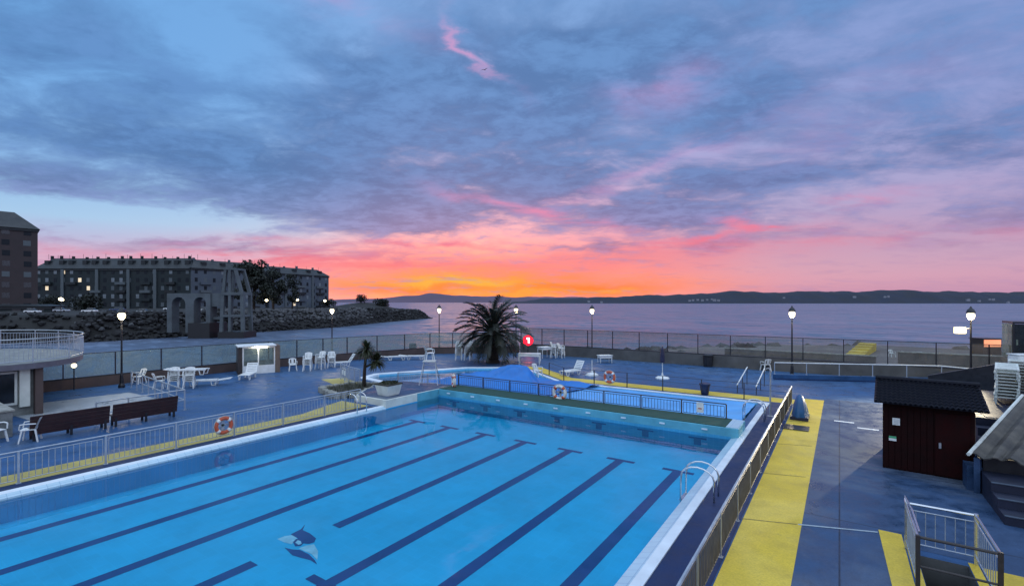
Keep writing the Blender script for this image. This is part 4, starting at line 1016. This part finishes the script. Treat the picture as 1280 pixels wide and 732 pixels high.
facade('apartment_block', 'pale grey end block nearest the sunset on the far shore', (-132, 264), (-114, 302), 1.2, 20.6, 24.6, 14, M['paleblock'], M['slate'], 5, 9, 1.4, .03, (.25, .7), dorm=13)
M['window'] = mat('dim_window_glass', (.05, .055, .06), .3)
facade('brick_tower', 'tall brown brick tower with hipped roof at the left edge', (-199, 137), (-167, 171), 1.2, 30.2, 36.5, 20, M['brick'], M['slate'], 8, 9, 1.9, .0, None)
facade('shop_row', 'low flat dark building at the foot of the brick tower', (-206, 140), (-150, 158), 1.0, 3.4, 4.0, 8, M['dkblock'], M['slate'], 1, 10, 2.2, .1, None, 'building')
# ruined concrete loading pier with arches
r = empty('ore_pier', (*W(-91, 131), -5.5), 'ruined concrete loading pier with arches and a tapering tower in the water', 'ruin', None, YAW)
S = .215
def arch_wall(x0, x1, z0, z1, ax0, ax1, az, dep):
    out = [(x0, z0), (ax0, z0), (ax0, az)]+[((ax0+ax1)/2-(ax1-ax0)/2*math.cos(t), az+(ax1-ax0)/2*math.sin(t)) for t in [PI*i/8 for i in range(1, 8)]]+[(ax1, az), (ax1, z0), (x1, z0), (x1, z1), (x0, z1)]
    b = MB(); n = len(out); f0 = [b.bm.verts.new((x, 0, z)) for x, z in out]; f1 = [b.bm.verts.new((x, dep, z)) for x, z in out]
    b.bm.faces.new(f0); b.bm.faces.new(f1[::-1])
    for i in range(n): j = (i+1) % n; b.bm.faces.new((f0[i], f1[i], f1[j], f0[j]))
    return b
arch_wall(-2.1, 4.0, 2.0, 12.6, -.8, 2.9, 9.7, 3).build('arch', M['ruin'], r)
arch_wall(4.01, 9.6, 2.0, 12.6, 5.1, 8.4, 9.9, 3).build('arch', M['ruin'], r)
b = MB(); b.mm(9.61, 12.2, 1.0, 4.5, 5.5, 6.2); b.build('lower_beam', M['ruin'], r); b = MB(); b.mm(9.61, 12.2, .5, 5, 9, 12.6); b.build('upper_beam', M['ruin'], r)
tw = empty('tower', (0, 0, 0)); tw.parent = r
for (a, c) in (((12.3, 0), (12.9, 12.3)), ((18.3, 0), (18.0, 12.3))):
    for y in (0, 4):
        b = MB(); b.hexa([(a[0]-.45, y, 0), (a[0]+.45, y, 0), (a[0]+.45, y+.7, 0), (a[0]-.45, y+.7, 0), (c[0]-.4, y, c[1]), (c[0]+.4, y, c[1]), (c[0]+.4, y+.7, c[1]), (c[0]-.4, y+.7, c[1])]); b.build('leg', M['ruin'], tw)
for (x0, x1) in ((12.9, 13.6), (18.0, 16.2)):
    for y in (0, 4):
        b = MB(); b.hexa([(x0-.4, y, 12.31), (x0+.4, y, 12.31), (x0+.4, y+.7, 12.31), (x0-.4, y+.7, 12.31), (x1-.35, y, 19.0), (x1+.35, y, 19.0), (x1+.35, y+.7, 19.0), (x1-.35, y+.7, 19.0)]); b.build('upper_leg', M['ruin'], tw)
b = MB(); b.mm(14.4, 15.1, 0, .7, 0, 18.9); b.build('middle_leg', M['ruin'], tw)
b = MB(); b.mm(12.5, 18.4, -.1, 4.8, 12.1, 12.9); b.mm(13.2, 16.6, -.05, 4.75, 18.9, 19.4); b.mm(12.5, 18.3, -.08, 4.78, 6.2, 6.8); b.build('beam', M['ruin'], tw)
b = MB(); b.mm(4.2, 10, -1, 7, -1, 4.6); b.mm(11.9, 18.9, -.5, 6, -1, 2.2); b.build('footing', M['near_black'], r)
# trees across the inlet
def tree(loc, h, w_, label, n, cat='tree', m=None, name='dense_tree'):
    r = empty(name, loc, label, cat)
    b = MB(); b.tube([(0, 0, -.5), (.2, .1, h*.4), (0, .3, h*.75)], [w_*.05, w_*.04, w_*.015], 7); 
    for k in range(5): a = k*1.3; b.tube([(.1, .1, h*(.3+.08*k)), (math.cos(a)*w_*.3, math.sin(a)*w_*.3, h*(.5+.08*k))], [w_*.02, w_*.008], 5)
    b.build('trunk', M['trunk'], r)
    cl = [(random.gauss(0, w_*.2), random.gauss(0, w_*.2), random.uniform(h*.22, h*.93), random.uniform(.11, .26)*w_) for _ in range(30)]
    s = MB()
    for i in range(n):
        cx, cy, cz, cr = random.choice(cl); v = Vector((random.gauss(0, 1), random.gauss(0, 1), random.gauss(0, 1.15))); v = v.normalized()*cr*random.uniform(.6, 1.08)
        p = Vector((cx, cy, cz))+v; q = random.uniform(.018, .045)*w_+.12; a = Vector((random.gauss(0, 1), random.gauss(0, 1), random.gauss(0, 1))).normalized(); c = a.cross(v+Vector((.01, 0, 0))).normalized()
        s.face((p-a*q, p+c*q*.7, p+a*q, p-c*q*.7))
    s.build('crown', m or M['tree'], r); return r
def L3(X, Y): return (*W(X, Y), landz(X, Y))
tree(L3(-99, 186), 19.5, 11, 'tall dark tree left of the pair before the pale apartment block', 3600)
tree(L3(-90.5, 184), 16.5, 9, 'dark tree right of the pair before the pale apartment block', 3000)
tree(L3(-86, 190), 14, 6, 'slim dark tree at the right edge of the dark tree pair', 1500)
tree(L3(-166, 190), 5.6, 9, 'low dark tree in front of the long dark block', 1400)
tree(L3(-186, 196), 4.8, 8, 'low dark tree beside the brick tower', 1000)
tree(L3(-92, 296), 4.2, 7, 'round dark bush on top of the headland', 900, 'bush', None, 'round_bush')
tree(L3(-78, 292), 3.4, 10, 'wide low dark bush near the tip of the headland', 1000, 'bush', None, 'low_bush')
tree(L3(-110, 290), 4.0, 9, 'dark bush at the foot of the end apartment block', 900, 'bush', None, 'round_bush')
# parked cars on the quay
def car(loc, rz, label, pm, grp):
    r = empty('parked_car', loc, label, 'car', grp, rz)
    b = MB(); b.hexa([(-2.1, -.85, .3), (2.1, -.85, .3), (2.1, .85, .3), (-2.1, .85, .3), (-2.05, -.8, .85), (2.0, -.8, .78), (2.0, .8, .78), (-2.05, .8, .85)]); b.build('body', pm, r, bevel=.12)
    b = MB(); b.hexa([(-1.8, -.75, .84), (1.0, -.75, .8), (1.0, .75, .8), (-1.8, .75, .84), (-1.3, -.62, 1.42), (.3, -.62, 1.42), (.3, .62, 1.42), (-1.3, .62, 1.42)]); b.build('cabin', M['darkglass'], r, bevel=.08)
    b = MB(); b.mm(-1.25, .25, -.6, .6, 1.42, 1.46); b.build('roof', pm, r)
    for x in (-1.3, 1.3):
        for y in (-.82, .82):
            w_ = MB(); bmesh.ops.create_cone(w_.bm, cap_ends=True, segments=12, radius1=.32, radius2=.32, depth=.2, matrix=Matrix.Translation((x, y, .32)) @ Matrix.Rotation(PI/2, 4, 'X')); w_.build('wheel', M['black'], r)
    return r
cols = [('white', (.7, .7, .7)), ('silver', (.4, .42, .45)), ('white', (.7, .7, .7)), ('dark blue', (.03, .05, .12)), ('pale grey', (.5, .5, .5)), ('white', (.7, .7, .7)), ('silver', (.4, .42, .45)), ('dark red', (.15, .02, .02))]
wh = ['nearest the brick tower', 'second from the brick tower on the quay', 'under the left end of the long dark block', 'between two pale cars below the long dark block', 'below the middle of the long dark block', 'right of the yellow quay lamp', 'beside the arched ruin', 'close to the arches of the ruined pier']
for i in range(8):
    X = -150+i*7.6; Y = 152+i*1.5+(4 if i > 5 else 0); car(L3(X, Y), YAW+random.choice((0, PI))+.1, f'{cols[i][0]} parked car {wh[i]}', carpaint('car_paint', cols[i][1]), 'cars parked along the far quay')
def farlamp(X, Y, h, label, dz=None):
    q = empty('street_lamp', L3(X, Y), label, 'street lamp', 'street lamps across the inlet'); b = MB(); b.cyl(0, 0, 0, h, .09, .06, 6); b.build('pole', M['black'], q)
    b = MB(); b.lathe([(.1, h), (.5, h+.25), (.5, h+.6), (.1, h+.85)], 10); b.build('lantern', M['far_lamp'], q)
farlamp(-131, 141, 4.0, 'lit street lamp on the quay right of the brick tower'); farlamp(-176, 190, 3.6, 'lit street lamp in front of the long dark block')
farlamp(-92, 182, 3.4, 'lit street lamp under the dark tree pair'); farlamp(-84, 190, 3.6, 'lit street lamp in front of the pale apartment block'); farlamp(-103, 160, 4.2, 'lit street lamp behind the ruined pier')
farlamp(-79, 205, 3.2, 'lit street lamp at the foot of the end apartment block')

# ------------------------------------------------------------------ hills beyond the bay
def hills(name, label, prof, Y, dep, m, seed, rough):
    s = MB(); cols_ = 260; rows_ = 9; g = []; x0, x1 = prof[0][0], prof[-1][0]
    for i in range(cols_+1):
        px = x0+(x1-x0)*i/cols_
        for (a, ya), (c, yc) in zip(prof, prof[1:]):
            if a <= px <= c: t = (px-a)/(c-a); t = t*t*(3-2*t); top = ya+(yc-ya)*t; break
        hz = max(0, (377-top))*Y/607+4.8+rough*(mn.fractal(Vector((px*.06, seed, 0)), 1, 2, 6))*(Y/607); row = []
        for j in range(rows_+1):
            f = j/rows_; yy = Y*.93+dep*f; k = math.sin(min(1, f*1.5)*PI/2)**1.2 if f < .67 else max(0, 1-(f-.67)*2)
            z = -6+(hz+6)*k+(mn.noise(Vector((px*.05, f*5, seed)))*6 if 0 < j < rows_ else 0)*Y/3000
            row.append(s.bm.verts.new((*W((px-640)/607*(Y+dep*.55), yy), z)))
        g.append(row)
    for i in range(cols_):
        for j in range(rows_): s.bm.faces.new((g[i][j], g[i+1][j], g[i+1][j+1], g[i][j+1]))
    return tag(s.build(name, m, smooth=True), label, 'hills', kind='structure')
hills('far_hills', 'distant purple hills under the sunset', [(380, 377), (430, 374.5), (485, 373), (520, 369), (545, 366), (575, 369), (640, 371), (720, 371), (800, 372), (900, 373), (1000, 376)], 6500, 900, mat('far_hill_haze', (.10, .065, .10), .9, .2, .002), 3.1, .6)  # purple of the distant haze put into the base colour
hills('near_hills', 'dark wooded hills across the bay', [(640, 377), (690, 373), (740, 371), (800, 368.5), (850, 367), (905, 363.5), (950, 365), (990, 363.5), (1040, 364), (1090, 362), (1150, 363.5), (1200, 364.5), (1290, 364), (1420, 366), (1600, 370)], 3000, 500, mat('wooded_hillside', (.010, .015, .030), .9, .5, .012), 8.4, 1.3)
hp = None
for (px, py) in ((866, 374), (872, 373.6), (878, 374.2), (884, 373.4), (890, 373), (893, 374), (862, 374.6), (898, 374.3), (980, 371), (1068, 370), (1106, 370), (1110, 369.6), (1210, 373.8), (1224, 375), (1237, 373), (1241, 373.2), (752, 376.5), (1260, 376.8), (736, 375.8)):
    Y = 2780; z = 4.8-(py-377)*Y/607; x, y = W((px-640)/607*Y, Y); big = random.uniform(.8, 1.3)
    if hp is None:
        hp = empty('far_house', (x, y, z-4), 'tiny white house on the wooded hillside across the bay', 'house', 'white houses on the far hillside', YAW)
        b = MB(); b.mm(-7, 7, -4, 4, -6, 5); b.build('wall', M['farhouse'], hp); b = MB(); b.hexa([(-7.4, -4.4, 5.05), (7.4, -4.4, 5.05), (7.4, 4.4, 5.05), (-7.4, 4.4, 5.05), (-6, -.2, 8), (6, -.2, 8), (6, .2, 8), (-6, .2, 8)]); b.build('roof', M['slate'], hp)
    else: dup(hp, (x, y, z-4), YAW+random.uniform(-.3, .3), 'tiny white house on the wooded hillside across the bay', 'white houses on the far hillside', scale=big)

# ------------------------------------------------------------------ date palm
r = empty('palm_tree', (*spot(616, 453), 0), 'big dark date palm with thick trunk at the far side of the deck', 'palm tree')
b = MB(); pr = [(.62, 0), (.55, .2)]
for i in range(11): pr += [(.46+.02*math.sin(i)+(.07 if i > 7 else 0), .3+i*.2), (.54+.02*math.cos(i*2)+(.1 if i > 7 else 0), .4+i*.2)]
pr += [(.3, 2.75)]; b.lathe(pr, 14); b.build('trunk', M['trunk'], r)
s = MB(); st = MB()
for i in range(84):
    a = i*2.39996+random.uniform(-.2, .2); e = R(86-115*(i/83)**.85)+random.uniform(-.08, .08); ln = random.uniform(2.9, 3.5)*(.86 if i > 66 else 1)
    hd = Vector((math.cos(a), math.sin(a), 0)); p = Vector((0, 0, 2.5+.25*math.sin(e)))+hd*.15; pts = [p.copy()]; ang_ = e; nseg = 12
    droop = random.uniform(.06, .11) if e > .2 else random.uniform(.05, .1)
    for k in range(nseg):
        p = p+(hd*math.cos(ang_)+Vector((0, 0, math.sin(ang_))))*ln/nseg; ang_ -= droop*(.5+k/nseg*1.6); pts.append(p.copy())
    st.tube(pts[::2], [.05-.007*k for k in range(len(pts[::2]))], 4)
    for k in range(2, nseg*4):
        f = k/4; i0 = min(int(f), nseg-1); q = pts[i0].lerp(pts[i0+1], f-i0); tn = (pts[i0+1]-pts[i0]).normalized(); side = tn.cross(Vector((0, 0, 1)))
        if side.length < .05: side = hd.cross(Vector((0, 0, 1)))
        side.normalize(); up = side.cross(tn); ll = .52*math.sin(PI*min(1, .12+.88*(1-f/nseg)**.6))+.08
        for sg in (-1, 1):
            dv = (side*sg*.75+tn*.75+up*random.uniform(-.05, .4)).normalized(); w_ = up.cross(dv).normalized()*.04 if up.cross(dv).length > .01 else tn*.02
            s.face((q-tn*.02, q+tn*.02, q+dv*ll*.6+w_-Vector((0, 0, .02)), q+dv*ll-Vector((0, 0, .08))))
st.build('frond_stems', M['leaf'], r); s.build('fronds', M['leaf'], r)
b = MB()
for i in range(24): a = i*.8; b.tube([(math.cos(a)*.3, math.sin(a)*.3, 2.4), (math.cos(a)*.62, math.sin(a)*.62, 2.15), (math.cos(a)*.75, math.sin(a)*.75, 1.6)], .03, 4)
b.build('dead_skirt', M['trunk'], r); r.scale = (.94,)*3
# gull
s = MB(); x, y = W(-3.4, 60); 
s.face(((0, .25, 0), (.06, 0, .05), (0, -.35, .02), (-.06, 0, .05))); s.face(((.05, .1, .04), (.45, .12, .2), (.42, -.02, .2), (.05, -.08, .04))); s.face(((.45, .12, .2), (.95, -.15, .1), (.42, -.02, .2)))
s.face(((-.05, .1, .04), (-.05, -.08, .04), (-.42, -.02, .2), (-.45, .12, .2))); s.face(((-.45, .12, .2), (-.42, -.02, .2), (-.95, -.15, .1)))
o = s.build('gull', M['black'], None, loc=(x, y, 33.4)); o.scale = (.55,)*3; so = o.modifiers.new('thick', 'SOLIDIFY'); so.thickness = .04; tag(o, 'single dark bird flying high in the sky', 'bird')

# ------------------------------------------------------------------ sky
w = bpy.data.worlds.new('World'); bpy.context.scene.world = w; w.use_nodes = True
nt = w.node_tree; nt.nodes.clear(); LK = nt.links.new
SUNAZ, SUNEL = math.atan((575-640)/607), R(1.2)
def S(px, py):
    x = (px-640)/607; return math.atan(x), math.atan((377-py)/607/math.sqrt(1+x*x))
def mth(op, a, b_=None, c=None, clamp=False):
    n = N(nt, 'ShaderNodeMath', operation=op); n.use_clamp = clamp
    for i, v in enumerate((a, b_, c)):
        if v is None: continue
        if isinstance(v, (int, float)): n.inputs[i].default_value = v
        else: LK(v, n.inputs[i])
    return n.outputs[0]
def mixc(f, a, b_, bt='MIX'):
    n = N(nt, 'ShaderNodeMixRGB', blend_type=bt)
    for i, v in enumerate((f, a, b_)):
        if isinstance(v, (int, float)): n.inputs[i].default_value = v
        elif isinstance(v, tuple): n.inputs[i].default_value = (*v, 1)
        else: LK(v, n.inputs[i])
    return n.outputs[0]
def sstep(x, a, b_):
    n = N(nt, 'ShaderNodeMapRange', interpolation_type='SMOOTHSTEP'); LK(x, n.inputs[0]); n.inputs[1].default_value = a; n.inputs[2].default_value = b_; return n.outputs[0]
tc = N(nt, 'ShaderNodeTexCoord'); rot = N(nt, 'ShaderNodeMapping'); rot.inputs['Rotation'].default_value = (0, 0, -YAW); LK(tc.outputs['Generated'], rot.inputs[0])
sx = N(nt, 'ShaderNodeSeparateXYZ'); LK(rot.outputs[0], sx.inputs[0]); dx, dy, dz = sx.outputs
az = mth('ARCTAN2', dx, dy); el = mth('ARCSINE', dz)
# cloud-plane coordinates
den = mth('ADD', mth('MAXIMUM', dz, 0), .16)
cp = N(nt, 'ShaderNodeCombineXYZ'); LK(mth('DIVIDE', dx, den), cp.inputs[0]); LK(mth('DIVIDE', dy, den), cp.inputs[1])
def cn(scale, det, rg, off, sc=(1, 1, 1), dist=0, rz=0):
    mp = N(nt, 'ShaderNodeMapping'); LK(cp.outputs[0], mp.inputs[0]); mp.inputs['Location'].default_value = off; mp.inputs['Scale'].default_value = sc; mp.inputs['Rotation'].default_value = (0, 0, rz)
    return noise(nt, scale, det, rg, mp.outputs[0], dist)
nA = cn(1.15, 9, .6, (3.1, 1.7, 0), (1, 1.5, 1), .5, .35).outputs['Fac']
nB = cn(3.2, 8, .62, (7.7, 4.2, 0), (1, 1.3, 1), .4, .5).outputs['Fac']
nD = cn(8.5, 7, .65, (1.7, 9.2, 0), (1, 1.25, 1), .3, .6).outputs['Fac']
nC = cn(.9, 8, .62, (11.3, 8.2, 0), (.8, 2.6, 1), .7, .2).outputs['Fac']
# warped az / el
ae = N(nt, 'ShaderNodeCombineXYZ'); LK(az, ae.inputs[0]); LK(el, ae.inputs[1])
st1 = N(nt, 'ShaderNodeMapping'); LK(ae.outputs[0], st1.inputs[0]); st1.inputs['Scale'].default_value = (5, 14, 1)
wn = noise(nt, 1.0, 7, .6, st1.outputs[0], .3)
v1 = N(nt, 'ShaderNodeVectorMath', operation='SUBTRACT'); LK(wn.outputs['Color'], v1.inputs[0]); v1.inputs[1].default_value = (.5, .5, .5)
v2 = N(nt, 'ShaderNodeVectorMath', operation='MULTIPLY'); LK(v1.outputs[0], v2.inputs[0]); v2.inputs[1].default_value = (.26, .085, 0)
v3 = N(nt, 'ShaderNodeVectorMath', operation='ADD'); LK(ae.outputs[0], v3.inputs[0]); LK(v2.outputs[0], v3.inputs[1])
def blob(px, py, rx, ry, deg=0, amp=1.0, src=None):
    a, e = S(px, py); k = 1/math.sqrt(1+((px-640)/607)**2)
    mp = N(nt, 'ShaderNodeMapping', vector_type='TEXTURE'); LK(src or v3.outputs[0], mp.inputs[0])
    mp.inputs['Location'].default_value = (a, e, 0); mp.inputs['Rotation'].default_value = (0, 0, R(-deg)); mp.inputs['Scale'].default_value = (rx/607*k*k, ry/607*k, 1)
    d2 = N(nt, 'ShaderNodeVectorMath', operation='DOT_PRODUCT'); LK(mp.outputs[0], d2.inputs[0]); LK(mp.outputs[0], d2.inputs[1])
    return mth('MULTIPLY', mth('POWER', math.e, mth('MULTIPLY', d2.outputs['Value'], -1.0)), amp)
def blobs(lst, src=None):
    o = None
    for q in lst:
        v = blob(*q, src=src); o = v if o is None else mth('ADD', o, v)
    return o
def elramp(stops):
    f = sstep_lin(el); return ramp(nt, f, [(e/.62, lin(c)) for e, c in stops]).outputs[0]
def sstep_lin(x):
    n = N(nt, 'ShaderNodeMapRange'); LK(x, n.inputs[0]); n.inputs[1].default_value = 0; n.inputs[2].default_value = .62; return n.outputs[0]
def E(px, py): return max(0, S(px, py)[1])
left = elramp([(E(150, 340), (206, 158, 194)), (E(150, 318), (180, 158, 204)), (E(150, 300), (156, 170, 216)), (E(150, 275), (140, 186, 228)), (E(150, 200), (112, 165, 222)), (E(150, 90), (96, 158, 220)), (.62, (104, 160, 218))])
cent = elramp([(E(640, 366), (248, 130, 100)), (E(640, 335), (228, 128, 146)), (E(640, 300), (212, 138, 174)), (E(640, 255), (184, 150, 196)), (E(640, 200), (150, 158, 212)), (E(640, 100), (118, 158, 214)), (.62, (112, 156, 212))])
rgt = elramp([(E(1100, 372), (178, 138, 176)), (E(1100, 345), (190, 145, 182)), (E(1100, 300), (168, 142, 188)), (E(1100, 230), (156, 148, 198)), (E(1100, 130), (132, 146, 202)), (.62, (118, 152, 208))])
base = mixc(sstep(az, -.52, -.12), left, cent); base = mixc(sstep(az, .12, .55), base, rgt)
# Nishita sky below it all adds the true twilight tint
sky = N(nt, 'ShaderNodeTexSky', sky_type='NISHITA'); sky.sun_disc = False; sky.sun_elevation = SUNEL; sky.sun_rotation = -YAW+SUNAZ; sky.altitude = 0
base = mixc(.06, base, sky.outputs[0], 'ADD')
# glow round the sunset
base = mixc(mth('MINIMUM', blobs([(590, 340, 270, 36, 0, .62), (830, 318, 240, 20, -2, .28)]), .9), base, lin((242, 116, 130)))
base = mixc(mth('MINIMUM', blobs([(590, 356, 190, 13, 0, 1.0), (720, 360, 130, 7, 0, .5)]), .95), base, lin((255, 128, 62)))
base = mixc(mth('MINIMUM', blobs([(575, 352, 95, 6, 0, 1.0), (640, 363, 60, 4, 0, .6), (750, 361, 40, 3, 0, .5)]), .95), base, lin((255, 184, 74)))
# slate clouds
bias = blobs([(430, 240, 330, 40, 3, .62), (640, 165, 250, 95, -14, .50), (930, 150, 110, 40, -22, .45), (20, 222, 120, 24, 4, .5), (150, 160, 260, 40, 10, .18), (700, 60, 330, 70, -5, .36), (570, 30, 120, 60, 30, .2),
              (940, 228, 120, 20, -4, .62), (830, 268, 110, 22, 4, .62), (1240, 270, 130, 26, -8, .5), (1240, 165, 150, 34, -16, .4), (1170, 90, 200, 60, -10, .15), (720, 307, 70, 6, 3, .5), (500, 274, 70, 12, -4, .5), (230, 304, 190, 8, 3, .42), (900, 306, 80, 8, -5, .4), (80, 20, 200, 40, 0, .18), (390, 60, 110, 26, 14, .22),
              (640, 120, 900, 130, 0, .12), (130, 110, 300, 130, 0, .2), (1150, 120, 260, 110, 0, .10), (400, 180, 120, 50, -25, .22), (380, 130, 70, 30, 10, .2), (470, 100, 60, 22, 0, .25), (740, 243, 170, 10, -17, -.3), (560, 258, 170, 24, -6, .3), (700, 215, 200, 30, -16, .18), (300, 92, 110, 34, -8, -.32), (150, 272, 260, 22, 0, -.5), (590, 62, 52, 13, 38, -.4), (1000, 60, 110, 60, 0, -.12)])
cdn = mth('ADD', mth('ADD', mth('MULTIPLY', mth('SUBTRACT', nA, .5), 1.5), mth('ADD', mth('MULTIPLY', mth('SUBTRACT', nB, .5), 1.7), mth('MULTIPLY', mth('SUBTRACT', nD, .5), .55))), bias)
cmask = sstep(cdn, -.06, .74)
ccol = elramp([(E(700, 330), (146, 118, 156)), (E(700, 290), (102, 112, 164)), (E(700, 230), (70, 104, 158)), (E(700, 130), (76, 112, 166)), (.62, (80, 116, 168))])
ccol = mixc(sstep(mth('ADD', mth('MULTIPLY', nB, .5), mth('MULTIPLY', nD, .5)), .4, .62), ccol, mixc(1.0, ccol, (1.75, 1.68, 1.5), 'MULTIPLY'))
skyc = mixc(mth('MULTIPLY', cmask, .8), base, ccol)
# lit undersides
pb_ = blobs([(592, 66, 46, 8, 40, .8), (660, 262, 95, 9, 14, 1.0), (740, 275, 60, 5, 8, .7), (935, 280, 42, 6, 14, 1.1), (870, 297, 110, 6, -4, 1.0), (1090, 255, 70, 12, -6, .7), (530, 306, 140, 5, -2, 1.0), (1000, 303, 260, 10, 0, .55), (400, 322, 150, 10, 0, .75), (830, 112, 60, 22, -10, .4), (1050, 150, 120, 30, -14, .35), (430, 10, 120, 16, 8, .35), (200, 315, 200, 6, 0, .4), (780, 222, 180, 8, -17, .35), (520, 335, 160, 5, 0, .6)])
pm = mth('MULTIPLY', pb_, sstep(mth('ADD', mth('MULTIPLY', nC, .6), mth('MULTIPLY', nB, .4)), .38, .6), clamp=True)
pcol = mixc(sstep(el, .02, .3), lin((252, 108, 112)), lin((222, 160, 206)))
skyc = mixc(mth('MULTIPLY', pm, .85), skyc, pcol)
# sky overhead and behind, out of view, brightened to light the scene
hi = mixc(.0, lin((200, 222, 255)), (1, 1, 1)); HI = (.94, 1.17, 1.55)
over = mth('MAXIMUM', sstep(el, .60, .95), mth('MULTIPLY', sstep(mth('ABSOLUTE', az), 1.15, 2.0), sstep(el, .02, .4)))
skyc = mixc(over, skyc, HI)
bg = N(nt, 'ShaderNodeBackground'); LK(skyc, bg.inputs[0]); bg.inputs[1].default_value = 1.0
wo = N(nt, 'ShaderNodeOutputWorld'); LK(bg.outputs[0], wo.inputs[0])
# afterglow: one weak wide warm sun from the horizon
sl = bpy.data.lights.new('sun', 'SUN'); sl.energy = .05; sl.angle = R(12); sl.color = (1, .5, .3)
so = bpy.data.objects.new('sun', sl); C.objects.link(so); a = YAW-SUNAZ
so.rotation_euler = (R(90)-R(3), 0, a+PI)

# ------------------------------------------------------------------ camera
cd = bpy.data.cameras.new('camera'); cam = bpy.data.objects.new('camera', cd); C.objects.link(cam)
cam.location = (0, 0, CAMZ); cam.rotation_euler = (R(90), 0, YAW)
cd.sensor_width = 36; cd.lens = 607/1280*36; cd.shift_y = 11/1280; cd.clip_start = .1; cd.clip_end = 40000
sc = bpy.context.scene; sc.camera = cam
sc.view_settings.view_transform = 'Standard'; sc.view_settings.look = 'None'; sc.view_settings.exposure = 0; sc.view_settings.gamma = 1
sc.cycles.max_bounces = 8; sc.cycles.transparent_max_bounces = 16; sc.cycles.caustics_reflective = False; sc.cycles.caustics_refractive = False
